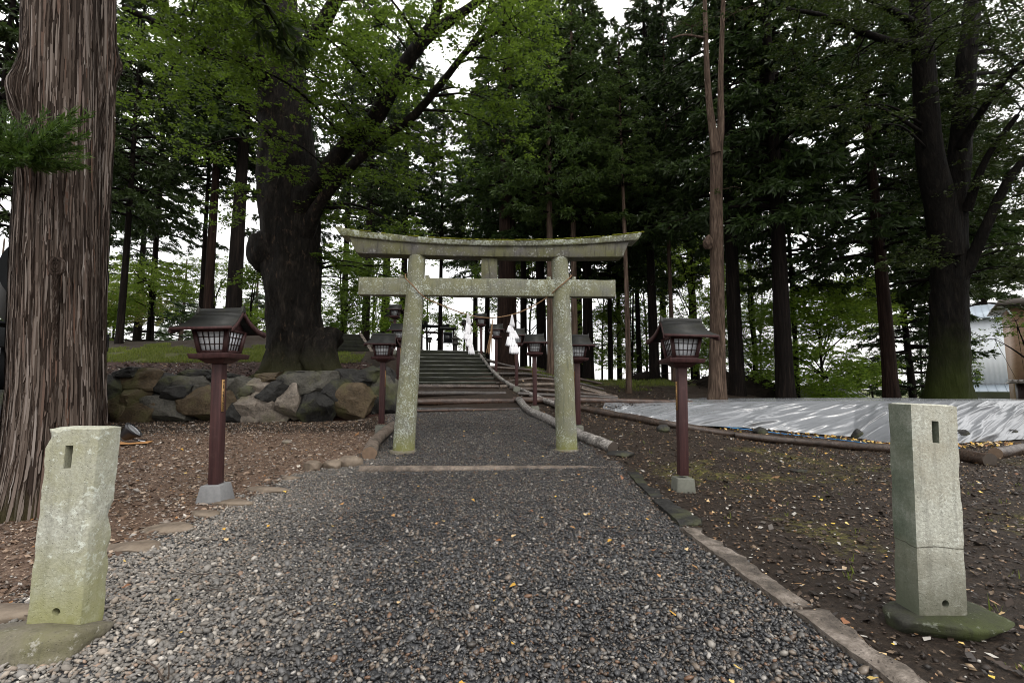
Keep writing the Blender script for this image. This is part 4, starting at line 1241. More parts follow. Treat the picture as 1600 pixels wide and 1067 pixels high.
# ------------------------------------------------------------------ tarpaulin over the mound
def make_tarp():
    bp = [(940, 641), (968, 646), (1010, 655), (1060, 664), (1160, 669), (1250, 677), (1335, 684), (1390, 694), (1450, 697), (1500, 694), (1560, 690), (1610, 686), (1720, 684)]
    base = np.array([G(*q) for q in bp])
    cp = [(946, 638.5), (972, 633.0), (1000, 630), (1060, 629), (1160, 627.5), (1250, 626.5), (1335, 626.5), (1390, 626.5), (1450, 626), (1500, 626), (1560, 626), (1610, 626), (1720, 626)]
    cd = [15.4, 15.3, 15.2, 15.0, 14.6, 14.2, 13.7, 13.2, 13.0, 13.0, 13.0, 13.0, 13.0]
    crest = np.array([W(a, b, d) for (a, b), d in zip(cp, cd)])
    NU, NV = 620, 110
    s = np.linspace(0, 1, len(bp)); uu = np.linspace(0, 1, NU)
    Bx = np.stack([np.interp(uu, s, base[:, k]) for k in range(3)], -1); Cx = np.stack([np.interp(uu, s, crest[:, k]) for k in range(3)], -1)
    rows = []
    for v in np.linspace(0, 1, NV):
        if v < .72:
            q = v / .72
            sl = q + .0 * q
            zc_ = Bx[:, 2] + .015 + (Cx[:, 2] - Bx[:, 2] - .015) * (q + .22 * q * (1 - q))
            r = Bx + (Cx - Bx) * sl; r[:, 2] = zc_
        else:
            q = (v - .72) / .28
            r = Cx + np.array([0, 4.5, -.02]) * q * (.08 + .92 * sstep(.08, .4, uu))[:, None]
        rows.append(r)
    V = np.array(rows)                                                   # NV x NU x 3
    U_, V_ = np.meshgrid(uu * 11, np.linspace(0, 1, NV))
    # folds running diagonally down the slope
    d1 = U_ * 1.0 - V_ * 2.4; 
    wr = np.abs(fbm(np.stack([d1 * 1.4, U_ * .35 + V_ * .8, 0 * U_], -1), 3, 4)) * 2
    wr3 = np.abs(fbm(np.stack([d1 * 8, U_ * 2 + V_ * 2, 0 * U_ + 9], -1), 6, 3)) * 2
    wr2 = np.abs(fbm(np.stack([d1 * 3.6, U_ * .8 + V_ * 1.5, 0 * U_ + 4], -1), 5, 3)) * 2
    edge = np.clip(V_ / .06, 0, 1)
    disp = .15 * np.exp(-(wr * 6) ** 2) + .05 * np.exp(-(wr2 * 5) ** 2) + .16 * fbm(np.stack([U_ * .8, V_ * 1.5, 0 * U_], -1), 7, 2)
    disp = disp * (.25 + .75 * edge) * (1 - .85 * sstep(.5, .72, V_)) * sstep(0, .06, np.broadcast_to(uu[None], U_.shape))
    V[..., 1] -= disp * .75; V[..., 2] += disp * .38 * np.where(V_ > .7, .6, 1)
    low = V_ < .03
    V[..., 2] = np.maximum(V[..., 2], terrain(V[..., 0], V[..., 1]) + .012)
    i = np.arange(NV - 1)[:, None] * NU; j = np.arange(NU - 1)[None, :]
    f = np.stack([i + j, i + j + 1, i + NU + j + 1, i + NU + j], -1).reshape(-1, 4)
    mb = MB(); mb.add(V.reshape(-1, 3), f)
    o = mb.build('tarpaulin', M['tarp'], smooth=True)
    tag(o, 'wrinkled silver-white tarpaulin covering the long earth mound on the right', 'tarpaulin')


make_tarp()
for k, (px, py, r, lab) in enumerate(((1036, 668, (.17, .12, .1), 'dark stone with leaves holding the tarpaulin left of the right lantern post'), (1188, 672, (.2, .15, .12), 'dark low stone weighing down the tarpaulin edge right of the lantern post'),
                                      (1341, 678, (.16, .13, .15), 'pointed black stone on the tarpaulin edge left of the stone post'), (1503, 684, (.19, .17, .2), 'round dark stone half hidden behind the right stone post'),
                                      (1579, 679, (.21, .16, .15), 'dark rounded stone on the tarpaulin near the right picture edge'), (935, 641, (.14, .12, .08), 'small dark stone at the left tip of the tarpaulin'), (1248, 731, (.13, .09, .03), 'flat black stone lying on the soil between lantern post and stone post'))):
    p = G(px, py + 6); mb = MB(); rock(mb, (0, 0, 0), r, 70 + k, 4, 2.5, .25)
    o = mb.build('stone', M['boulder_dark'], smooth=True); o.location = (float(p[0]), float(p[1]), float(p[2] + r[2] * .6))
    tag(o, lab, 'stone')
mb = MB(); C = catmull([gp(1060, 662, .05), gp(1100, 667, .06), gp(1170, 674, .05), gp(1215, 679, .04), gp(1270, 684, .03), gp(1330, 691, .03), gp(1400, 700, .03), gp(1500, 702, .03)], 8)
tube(mb, C, .011, 6)
tag(mb.build('blue_rope', M['tarp_rope'], smooth=True), 'blue rope lying along the foot of the tarpaulin', 'rope')

# ------------------------------------------------------------------ black lamp on a board, left
p = gp(205, 694)
mb = MB(); box(mb, (0, 0, .03), (.62, .34, .022), rz=.35)
o = bevel(mb.build('wooden_board', M['board']), .003); o.location = [float(c) for c in p]
tag(o, 'fresh pine board lying on the dirt behind the left stone post', 'board')
t = thing('floodlight', 'black floodlight with a perforated face lying on the pine board', 'floodlight', p + np.array([-.08, .02, .045]), .3)
mb = MB(); R = np.array(Matrix.Rotation(math.radians(48), 3, 'Y'))
lathe(mb, [(0, -.12), (.07, -.12), (.09, -.1), (.15, .05), (.185, .09), (.185, .12), (.165, .125), (.16, .1), (0, .1)], 28)
mb.v[0] = mb.v[0] @ R.T + np.array([0, 0, .16]); mb.build('housing', M['black'], t, True)
mb = MB()
for i in range(-5, 6):
    for j in range(-5, 6):
        if i * i + j * j < 27: box(mb, (i * .027, j * .027, .108), (.016, .016, .006))
mb.v = [v @ R.T + np.array([0, 0, .16]) for v in mb.v]; mb.build('grille', M['steel'], t)
mb = MB(); tube(mb, catmull([(-.1, -.19, .17), (-.02, -.2, .05), (.1, -.19, .015), (.24, -.1, .02), (.3, 0, .02), (.24, .1, .02), (.1, .19, .015), (-.02, .2, .05), (-.1, .19, .17)], 5), .013, 6); mb.build('bracket', M['black'], t, True)
mb = MB(); tube(mb, [(.2, -.1, .03), (.27, -.13, .02), (.33, -.16, .015)], .009, 6); mb.build('bolt', M['steel'], t, True)

# ------------------------------------------------------------------ black machine behind the left cedar
def make_loco():
    p = on(72, 9.6); 
    t = thing('steam_locomotive', 'black round-nosed machine mostly hidden behind the thick left cedar', 'locomotive', p, .80)
    cz = 1.4 + 180 * 9.6 / F - p[2]; r = .85
    mb = MB(); tube(mb, [(0, y, cz) for y in (0, .1, 2, 4, 5.2)], r, 40); mb.build('boiler', M['black_metal'], t, True)
    mb = MB(); tube(mb, [(0, -.14, cz), (0, -.09, cz), (0, -.005, cz)], [.35, .6, .68], 36); mb.build('smokebox_door', M['black_metal'], t, True)
    mb = MB(); box(mb, (0, .2, cz - r - .55), (1.9, .25, .4)); box(mb, (0, 2.8, cz - r - .55), (1.1, 4.8, .3)); box(mb, (-.8, 2.6, cz - r - .25), (.4, 5, .06)); bevel(mb.build('frame', M['black_metal'], t), .02)
    for sx in (-1, 1):
        for k in range(3):
            mb = MB(); tube(mb, [(sx * .55, 1 + k * 1.4, cz - r - 1.0), (sx * .68, 1 + k * 1.4, cz - r - 1.0)], .6, 28); mb.build('wheel', M['black_metal'], t, True)
    mb = MB(); box(mb, (0, 2.8, (cz - r - 1.6) / 2), (1.9, 5.6, max(.1, cz - r - 1.6))); mb.build('plinth', M['boulder_dark'], t)
    mb = MB(); tube(mb, [(0, .9, cz + r - .1), (0, .9, cz + r + .45)], [.2, .24], 20); mb.build('chimney', M['black_metal'], t, True)


make_loco()

# ------------------------------------------------------------------ plateau: notice board, stone lantern, small torii
def make_plateau():
    p = on(699, 27.5)
    t = thing('notice_board', 'roofed wooden notice board at the top of the stairs', 'notice board', p, .1)
    for s in (-1, 1):
        mb = MB(); box(mb, (s * .33, 0, .75), (.08, .08, 1.5)); mb.build('post', M['wood_dark'], t)
    mb = MB(); box(mb, (0, 0, .95), (.56, .05, .62)); b = mb.build('board', M['black'], t)
    mb = MB()
    for s in (-1, 1): box(mb, (s * .27, -.03, .95), (.03, .03, .66))
    for s in (-1, 1): box(mb, (0, -.03, .95 + s * .32), (.57, .03, .03))
    mb.build('frame', M['steel'], b)
    mb = MB()
    for s in (-1, 1): box(mb, (0, s * .16, 1.53), (.95, .4, .035), rx=-s * .3)
    mb.build('roof', M['lamp_roof'], t)
    p = on(711, 27)
    t = thing('stone_lantern', 'dark grey carved stone lantern right of the notice board', 'stone lantern', p)
    mb = MB(); lathe(mb, [(0, 0), (.22, 0), (.22, .1), (.13, .14), (.11, .2), (.1, .5), (.12, .52)], 6); mb.build('shaft', M['boulder_grey'], t)
    mb = MB(); lathe(mb, [(.1, .5), (.2, .56), (.2, .62), (.13, .64), (.13, .82), (.15, .83)], 6); mb.build('firebox', M['boulder_grey'], t)
    mb = MB(); lathe(mb, [(.1, .82), (.28, .84), (.27, .88), (.1, 1.0), (.05, 1.02), (.07, 1.08), (0, 1.16)], 6); mb.build('cap', M['boulder_grey'], t)
    p = on(673, 33)
    t = thing('small_torii', 'small dark wooden torii on the plateau behind the left pillar', 'torii gate', p, .3)
    for s in (-1, 1):
        mb = MB(); tube(mb, [(s * .75, 0, -.1), (s * .7, 0, 1.75)], [.1, .08], 14); mb.build('pillar', M['wood_dark'], t, True)
    mb = MB(); sec = [[[u, -.1, 1.75 + .06 * u * u], [u, .1, 1.75 + .06 * u * u], [u, .12, 1.95 + .06 * u * u], [u, -.12, 1.95 + .06 * u * u]] for u in np.linspace(-1.25, 1.25, 20)]
    loft(mb, sec); mb.build('lintel', M['black_metal'], t)
    mb = MB(); box(mb, (0, 0, 1.4), (1.9, .1, .14)); mb.build('tie_beam', M['wood_dark'], t)


make_plateau()

# ------------------------------------------------------------------ foliage builders
def quads(mb, C, D, S, wr, rg, up=.5):
    """pointed leaf faces: centres C, directions D, lengths S, width ratio wr"""
    n = len(C)
    N = np.stack([rg.normal(0, 1 - up, n), rg.normal(0, 1 - up, n), np.full(n, up)], -1) + rg.normal(0, .18, (n, 3))
    Dn = D / (np.linalg.norm(D, axis=1)[:, None] + 1e-9)
    side = np.cross(N, Dn); side /= np.linalg.norm(side, axis=1)[:, None] + 1e-9
    S = S[:, None]
    a = C - Dn * S * .5; b = C - Dn * S * .05 + side * S * wr * .5; c = C + Dn * S * .5; d = C - Dn * S * .05 - side * S * wr * .5
    mb.add(np.stack([a, b, c, d], 1).reshape(-1, 3), np.arange(4 * n).reshape(n, 4))


def pad_leaves(mb, pads, size, rg, per=16, wr=.55):
    """pads: (x, y, z, rx, rz, n) flat leafy layers made of many short twigs"""
    for (x, y, z, rx, rz, n) in pads:
        m = max(3, int(n / per))
        u = rg.normal(0, .48, (m, 3)); u /= np.maximum(1, np.linalg.norm(u, axis=1))[:, None]
        lay = np.round(u[:, 2] * 3) / 3 + rg.normal(0, .05, m)
        c = np.stack([x + u[:, 0] * rx, y + u[:, 1] * rx, z + lay * rz - .25 * rz * (u[:, 0] ** 2 + u[:, 1] ** 2)], -1)
        a = np.arctan2(u[:, 1], u[:, 0]) + rg.normal(0, .8, m)
        td = np.stack([np.cos(a), np.sin(a), rg.normal(-.15, .2, m)], -1)
        L = rg.uniform(.25, .6, m) * min(1, rx)
        t = (np.arange(per) + .5) / per - .3
        P = c[:, None] + td[:, None] * (L[:, None] * t[None])[..., None]
        sgn = np.where(np.arange(per) % 2, 1, -1)
        sd = np.stack([-td[:, 1], td[:, 0], 0 * a], -1)
        D = td[:, None] * .7 + sd[:, None] * sgn[None, :, None] * rg.uniform(.6, 1.1, (m, per))[..., None] + rg.normal(0, .18, (m, per, 3))
        P = P + sd[:, None] * sgn[None, :, None] * size * .45 + rg.normal(0, size * .3, (m, per, 3))
        quads(mb, P.reshape(-1, 3), D.reshape(-1, 3), size * rg.uniform(.6, 1.25, m * per), wr, rg)


def cedar_mesh(seed, Hc, R, mat, blade=.26, dens=1.0, droop=.35, name='crown'):
    rg = np.random.default_rng(seed)
    C, D, S = [], [], []
    lim = MB()
    z = 0.0
    while z < Hc:
        t = z / Hc
        nb = rg.integers(3, 6)
        a0 = rg.uniform(0, 2 * PI)
        for b in range(nb):
            az = a0 + b * 2 * PI / nb + rg.normal(0, .35)
            L = R * (1 - t) ** .7 * rg.uniform(.55, 1.15) + .3
            if rg.uniform() < .12: continue
            zz = z + rg.uniform(-.2, .2)
            up = rg.uniform(-.05, .3)
            def pos(s): return np.stack([np.cos(az) * L * s, np.sin(az) * L * s, zz + L * (up * s - droop * s * s + .12 * s ** 4)], -1)
            s = np.linspace(0, 1, 6)
            tube(lim, pos(s), np.linspace(.035 + .012 * L, .006, 6), 4, False)
            m = int(L * 8 * dens) + 2
            sp = rg.uniform(.18, 1, m) ** .8
            lat = rg.normal(0, 1, m) * (.22 * L * (1.05 - sp) + .07)
            pc = pos(sp) + np.stack([-np.sin(az) * lat, np.cos(az) * lat, -np.abs(lat) * .25 + rg.normal(0, .07, m)], -1)
            k = 19
            out = np.array([np.cos(az), np.sin(az), -.35])
            dd = out[None, None] * .8 + rg.normal(0, .62, (m, k, 3)) * np.array([1, 1, .6]) + np.array([0, 0, -.12])
            dl = dd / np.linalg.norm(dd, axis=2)[..., None]
            ss = blade * .92 * rg.uniform(.55, 1.3, (m, k))
            pp = pc[:, None] + dl * ss[..., None] * rg.uniform(.2, .9, (m, k))[..., None]
            C.append(pp.reshape(-1, 3)); D.append(dl.reshape(-1, 3)); S.append(ss.ravel())
        z += rg.uniform(.3, .52)
    mb = MB(); quads(mb, np.concatenate(C), np.concatenate(D), np.concatenate(S), .24, rg, .4)
    o = mb.build(name, mat); me = o.data; bpy.data.objects.remove(o)
    o = lim.build('limbs', M['bark_dark'], smooth=True); ml = o.data; bpy.data.objects.remove(o)
    return me, ml


CED = [cedar_mesh(21, 14, 3.3, M['needle'], .27, 1.0, .32), cedar_mesh(22, 14, 3.5, M['needle'], .3, .85, .42), cedar_mesh(23, 13, 3.2, M['needle_soft'], .24, 1.15, .3),
       cedar_mesh(24, 14, 3.8, M['needle'], .3, .8, .5)]
PINE = cedar_mesh(25, 9, 3.4, M['needle_pale'], .34, .7, .15)
SPRUCE = cedar_mesh(26, 11, 3.6, M['needle'], .26, .8, .28)


def child(name, me, parent, loc=(0, 0, 0), sc=(1, 1, 1), rz=0.0):
    o = bpy.data.objects.new(name, me); COL.objects.link(o); o.parent = parent
    o.location = loc; o.scale = sc; o.rotation_euler = (0, 0, rz); return o


def trunk_mesh(mb, P, R, sides=22, flute=.05, flare=.6, seed=0, nseg=10, fl_h=.9, lump=.03):
    if sides > 40: nseg *= 3
    C = catmull(P, nseg); k = np.linspace(0, len(P) - 1, len(C))
    r = np.interp(k, range(len(P)), R)
    zz = C[:, 2] - C[0, 2]
    ph = seed * 1.7
    def rf(i, th):
        z = zz[i.astype(int)]
        fl = np.exp(-np.maximum(z - .1, 0) / fl_h * 2.2)
        root = np.maximum(0, np.sin(th * 5 + ph) * .6 + np.sin(th * 3 + ph * 2) * .5)
        return 1 + flare * fl * (.45 + .75 * root) + flute * (np.sin(th * 4 + ph + z * .15) * .6 + np.sin(th * 7 + z * .1 - ph) * .5) + lump * 2 * fbm(np.stack(np.broadcast_arrays(np.cos(th) * 2.2, np.sin(th) * 2.2, z * 1.1 + ph), -1), seed, 4)
    tube(mb, C, r, sides, True, rf)
    return C


_ntree = [0]


def conifer(label, px, py, d, wpx, H, z0, R, var, mat='bark_dark', group=None, lean=0.0, bend=0.0, name='cedar_tree', flare=.5, tall=True):
    _ntree[0] += 1; sd = _ntree[0]
    p = on(px, d, py); r = wpx * d / F / 2 * cosx(px)
    t = thing(name, label, 'tree', p, 0, group)
    mb = MB()
    n = 9
    ks = np.linspace(0, 1, n)
    P = [np.array([lean * H * k + bend * math.sin(k * 3), .1 * math.sin(k * 5 + sd), -.4 + (H + .4) * k]) for k in ks]
    trunk_mesh(mb, P, [r * (1.02 - .8 * k) for k in ks], 20, .05, flare, sd, 10, .8 + r)
    mb.build('trunk', M[mat], t, True)
    rg = random.Random(sd)
    me, ml = var
    sx = R / 3.4; sz = (H - z0 + 1.0) / 14
    a = rg.uniform(0, 6.28)
    loc = (lean * z0, 0, z0)
    child('crown', me, t, loc, (sx, sx, sz), a); child('limbs', ml, t, loc, (sx, sx, sz), a)
    return t


LEFTG = 'tall conifers on the left bank'; RG = 'tall conifers behind the torii'; RR = 'tall conifers on the right'
conifer('slim dark conifer with flared roots on the grassy bank beside the thick left cedar', 183, 540, 22, 14, 20, 6.5, 3.0, CED[1], 'bark_dark', LEFTG)
conifer('thin dark companion trunk touching the left side of a thicker straight trunk', 310, 530, 26, 9, 22, 9, 2.6, CED[0], 'bark_dark', LEFTG)
conifer('straight brown trunk rising just right of its thin companion, above the left lantern', 322, 532, 24.5, 17, 25, 10, 3.2, CED[3], 'bark_red', LEFTG)
conifer('thick straight dark trunk between the left lantern roof and the great broadleaf tree', 364, 530, 24, 27, 26, 10.5, 3.4, CED[1], 'bark_dark', LEFTG, -.004)
conifer('slender dark conifer behind the left end of the torii lintel', 570, 560, 26, 13, 22, 8, 3.2, CED[0], 'bark_dark', RG)
conifer('dark conifer whose trunk stands hidden behind the left torii pillar', 628, 560, 31, 12, 24, 9, 3.4, CED[1], 'bark_dark', RG)
conifer('very slim dark trunk on the plateau between left pillar and notice board', 687, 545, 33, 7, 20, 8, 2.6, CED[0], 'bark_dark', RG)
conifer('slim straight dark trunk seen under the torii strut against white sky', 761, 550, 33, 9, 24, 10, 3.2, CED[3], 'bark_dark', RG)
conifer('thick red-brown cedar trunk rising behind the torii beside the stone stairs', 792, 563, 25, 33, 27, 9.5, 4.0, CED[2], 'bark_red', RG, 0, 0, flare=.3)
conifer('dark trunk just right of the thick red-brown cedar behind the torii', 818, 560, 29, 12, 24, 9, 3.4, CED[1], 'bark_dark', RG)
conifer('dark leaning trunk behind the right paper streamer and pillar', 847, 575, 27, 17, 24, 8.5, 3.6, CED[3], 'bark_dark', RG, -.012)
conifer('lighter grey-brown trunk touching the left edge of the right torii pillar', 861, 588, 21.5, 12, 23, 8.5, 3.3, CED[2], 'bark_light', RG)
conifer('pale brown trunk standing directly right of the right torii pillar', 899, 580, 22.5, 11, 23, 8, 3.4, CED[2], 'bark_light', RG)
conifer('broad dark trunk behind the half hidden right lantern', 920, 578, 26, 18, 25, 8, 3.8, CED[1], 'bark_dark', RG)
conifer('thin black trunk between the right pillar and the thin pale trunk', 954, 570, 27, 8, 21, 6, 2.8, CED[0], 'bark_dark', RG)
conifer('thin pale trunk rising from the ridge at the right end of the torii lintel', 982, 590, 20.5, 9, 17, 9.5, 2.0, CED[2], 'bark_light', RG, -.004)
conifer('thin dark trunk just left of the right lantern roof', 998, 572, 28, 9, 21, 6.5, 3.0, CED[3], 'bark_dark', RG)
conifer('greyish trunk on the grassy ridge behind the right lantern box', 1022, 575, 24, 17, 23, 7.5, 3.2, CED[1], 'bark_dark', RG)
conifer('slim light brown trunk rising above the right lantern roof', 1053, 580, 23, 8, 20, 8.5, 2.4, CED[0], 'bark_light', RG)
conifer('stout dark trunk just right of the forked pale tree', 1154, 602, 20, 25, 25, 8.5, 3.8, CED[3], 'bark_dark', RR)
conifer('tall dark trunk behind the tarpaulin beside the bright green maple', 1230, 628, 18.3, 30, 25, 7.2, 4.0, CED[1], 'bark_dark', RR, 0)
conifer('slim dark trunk close behind the tall dark trunk left of the maple', 1246, 620, 22, 9, 21, 6.0, 3.0, CED[0], 'bark_dark', RR)
conifer('straight dark trunk with a pale streak behind the tarpaulin, right of the maple', 1390, 628, 18.8, 27, 22, 6.2, 3.4, CED[3], 'bark_red', RR, .004)
conifer('bushy dark conifer with low branches behind the mossy big tree', 1425, 620, 27, 14, 15, 1.4, 3.3, SPRUCE, 'bark_dark', RR)
conifer('bushy dark conifer with low branches left of the white building', 1478, 612, 34, 12, 13, 4.0, 2.3, SPRUCE, 'bark_dark', RR)
conifer('dark conifer with low drooping branches far behind the left bank', 215, 500, 42, 16, 20, 2.0, 5.0, SPRUCE, 'bark_dark', LEFTG)
conifer('broad dark conifer whose trunk hides behind the mossy big tree', 1476, 620, 23, 16, 24, 6.5, 4.6, CED[1], 'bark_dark', RR)
conifer('tall dark conifer behind the right stem of the mossy big tree', 1504, 620, 27, 14, 27, 7.5, 5.0, CED[0], 'bark_dark', RR)
conifer('pale grey-green pine rising far behind the bright left maple', 285, 500, 55, 10, 14, 2.0, 4.6, PINE, 'bark_light', None, name='pine_tree')
conifer('pale grey-green pine glimpsed between dark trunk and great broadleaf tree', 398, 520, 48, 10, 11, 1.5, 3.6, PINE, 'bark_light', None, name='pine_tree')
conifer('pale pine at the far left edge behind the thick cedar', -10, 540, 45, 12, 13, 2, 4.5, PINE, 'bark_light', None, name='pine_tree')
conifer('dark conifer at the left picture edge with foliage above the black machine', -40, 560, 19, 26, 20, 5.5, 3.6, CED[1], 'bark_dark', LEFTG)
conifer('dark conifer seen through the gap right of the thick left cedar', 232, 530, 29, 12, 22, 7.5, 3.4, CED[3], 'bark_dark', LEFTG)
# deeper rows: their trunks show only as slivers between the nearer ones
DEEP = [(455, 36, 'behind the great broadleaf tree'), (535, 38, 'deep behind the left end of the torii'), (600, 40, 'deep behind the left torii pillar'), (742, 44, 'deep behind the stairs'), (845, 38, 'deep behind the right paper streamer'),
        (905, 36, 'deep behind the right torii pillar'), (968, 35, 'deep behind the thin pale trunk'), (1038, 34, 'deep behind the right lantern'), (1085, 33, 'deep left of the forked pale tree'), (1180, 31, 'deep right of the stout dark trunk'),
        (150, 38, 'deep behind the thick left cedar'), (1548, 55, 'deep behind the far right limbs of the mossy tree')]
for k, (px, d, w) in enumerate(DEEP):
    conifer('shadowy conifer ' + w, px, 570, d, 9 + k % 3 * 3, 29 + (k * 7) % 7, 9.5 + (k * 3) % 4 if px < 1200 else 10.5, 3.6, CED[(k * 3) % 4], 'bark_dark', 'conifers deep in the grove')


def broadleaf(label, name, trunk, limbs, pads, leafmat, bark, size=.09, d0=None, group=None, wr=.55, seed=1, flare=.5, per=16, twigs=True, sides=24):
    """trunk / limbs: lists of (px, py, width px, depth); pads: (px, py, depth, rx, rz, n)"""
    rg = np.random.default_rng(seed)
    T = [W(a, b, d) for a, b, w, d in trunk]
    T[0][2] = tz(T[0][0], T[0][1]) - .3
    org = np.array([T[0][0], T[0][1], T[0][2] + .3])
    t = thing(name, label, 'tree', org, 0, group)
    mb = MB(); trunk_mesh(mb, [p - org for p in T], [w * d / F / 2 * cosx(a) for a, b, w, d in trunk], sides, .05, flare, seed, 9, 1.0, .17 if sides > 40 else .04)
    L3 = []
    mb.build('trunk', M[bark], t, True)
    nodes = [p for p in catmull(T, 6)[8:]]
    lm = MB()
    for lim in limbs:
        P = [W(a, b, d) for a, b, w, d in lim]
        C = catmull([p - org for p in P], 8)
        R = np.interp(np.linspace(0, len(P) - 1, len(C)), range(len(P)), [w * d / F / 2 for a, b, w, d in lim])
        tube(lm, C, R, 12, True, lambda i, th: 1 + .06 * np.sin(th * 3 + i * .3))
        nodes += [c + org for c in C]
    nodes = np.array(nodes)
    PD = []
    for (px, py, d, rx, rz, n) in pads:
        c = W(px, py, d); PD.append((c[0] - org[0], c[1] - org[1], c[2] - org[2], rx, rz, n))
        if twigs:
            k = np.argmin(np.linalg.norm(nodes - c, axis=1) + np.maximum(0, nodes[:, 2] - c[2]) * .8)
            a = nodes[k] - org; b = c - org
            mid = (a + b) / 2 + np.array([0, 0, .12 * np.linalg.norm(b - a)])
            ln = np.linalg.norm(b - a)
            tube(lm, catmull([a, mid, b], 6), np.linspace(.012 + .012 * ln, .008, 13), 5, False)
            for q in range(5):
                e = b + np.array([rg.uniform(-1, 1) * rx, rg.uniform(-1, 1) * rx, rg.uniform(-.4, .3) * rz])
                tube(lm, catmull([b * .6 + mid * .4, (b + e) / 2 + [0, 0, .06], e], 4), np.linspace(.011, .004, 9), 4, False)
    if lm.v: lm.build('limbs', M[bark], t, True)
    mb = MB(); pad_leaves(mb, PD, size, rg, per, wr)
    mb.build('crown', M[leafmat], t)
    return t


# the great broadleaf tree above the wall
kp = []
for (px, py, d, rx, rz, n) in [(300, 30, 10, 1.1, .5, 1000), (350, 85, 10.5, 1.1, .45, 1000), (262, 95, 11.5, 1.1, .5, 900), (335, 150, 11.5, 1.0, .4, 800), (395, 50, 11, 1.1, .5, 900), (215, 50, 12.5, 1.2, .5, 800), (245, 165, 13, 1.1, .4, 600),
                               (440, 20, 10.5, 1.1, .6, 1000), (460, 95, 12, 1.1, .6, 900), (500, 50, 12, 1.2, .6, 900), (430, 215, 12.6, .75, .25, 420), (440, 265, 12.7, .7, .2, 380), (300, 235, 15, 1.0, .4, 500), (345, 330, 15.5, .9, .35, 420), (385, 440, 14.4, .6, .2, 320), (400, 425, 14.2, .5, .16, 220), (375, 300, 13.8, .7, .25, 300),
                               (545, 95, 12, 1.1, .55, 900), (520, 170, 12.5, 1.0, .5, 800), (585, 30, 12, 1.1, .5, 800), (600, 125, 12.5, 1.0, .5, 700), (560, 215, 13, 1.0, .45, 700), (640, 215, 13, .9, .4, 550), (690, 250, 13.5, .9, .35, 500), (620, 285, 14, .9, .4, 420),
                               (535, 275, 13.6, .8, .4, 500), (560, 335, 14.5, .9, .35, 420), (525, 400, 15, .8, .4, 450), (545, 455, 15.5, .8, .4, 420), (520, 330, 14.6, .7, .4, 400), (670, 140, 12.6, .9, .4, 450), (700, 60, 12, 1.0, .5, 550),
                               (750, 35, 11.5, 1.0, .45, 650), (800, 30, 11.5, 1.0, .45, 650), (790, 100, 11.8, .9, .4, 550), (750, 150, 12.2, .9, .35, 500), (800, 175, 12.4, .8, .35, 450), (720, 195, 12.8, .8, .3, 400), (810, 225, 13, .6, .25, 260), (840, 70, 12, .8, .4, 400),
                               (380, -60, 10, 1.4, .7, 1200), (520, -70, 10.5, 1.5, .7, 1200), (660, -70, 11, 1.5, .7, 1000), (280, -60, 9.5, 1.3, .7, 1000), (800, -60, 11, 1.4, .7, 900)]:
    kp.append((px, py, d, rx, rz, int(n * 1.05)))
_r = np.random.default_rng(99)
for k in range(26):
    kp.append((_r.uniform(190, 850), _r.uniform(-20, 190), _r.uniform(12.5, 17), _r.uniform(.7, 1.0), _r.uniform(.25, .4), 520))
for k in range(10):
    kp.append((_r.uniform(500, 640), _r.uniform(210, 470), _r.uniform(14, 16.5), .8, .35, 520))
keyaki = broadleaf('great gnarled broadleaf tree with mossy flaring roots on top of the boulder wall', 'zelkova_tree',
                   [(462, 592, 98, 14.5), (462, 545, 88, 14.5), (460, 480, 86, 14.5), (456, 400, 96, 14.5), (452, 300, 96, 14.5), (446, 200, 86, 14.5), (440, 100, 76, 14.5), (432, 0, 66, 14.5), (430, -120, 54, 14.5)],
                   [[(478, 320, 40, 14.3), (505, 280, 30, 14.0), (545, 225, 26, 13.7), (585, 185, 25, 13.4), (625, 115, 23, 13.2), (660, 65, 20, 13), (700, 35, 16, 12.8), (735, 12, 13, 12.6), (800, -40, 10, 12.4)],
                    [(655, 70, 17, 13), (680, 25, 14, 12.8), (700, -30, 11, 12.6)],
                    [(470, 380, 30, 14.2), (500, 318, 18, 13.9), (545, 265, 15, 13.6), (600, 212, 14, 13.3), (645, 183, 13, 13), (690, 130, 11, 12.7), (735, 75, 9, 12.4), (785, 45, 7, 12.2)],
                    [(690, 130, 8, 12.7), (755, 40, 6, 12.4), (770, -20, 5, 12.3)],
                    [(430, 130, 26, 14.2), (380, 92, 17, 13.2), (330, 82, 14, 12.4), (260, 45, 11, 11.6), (190, 10, 9, 11)],
                    [(440, 90, 24, 14), (400, 20, 18, 12.8), (370, -40, 14, 11.6)],
                    [(470, 90, 26, 14.3), (520, 10, 20, 13.6), (560, -70, 15, 13)]],
                   kp, 'leaf_keyaki', 'bark_keyaki', .11, seed=31, flare=.75, sides=60)
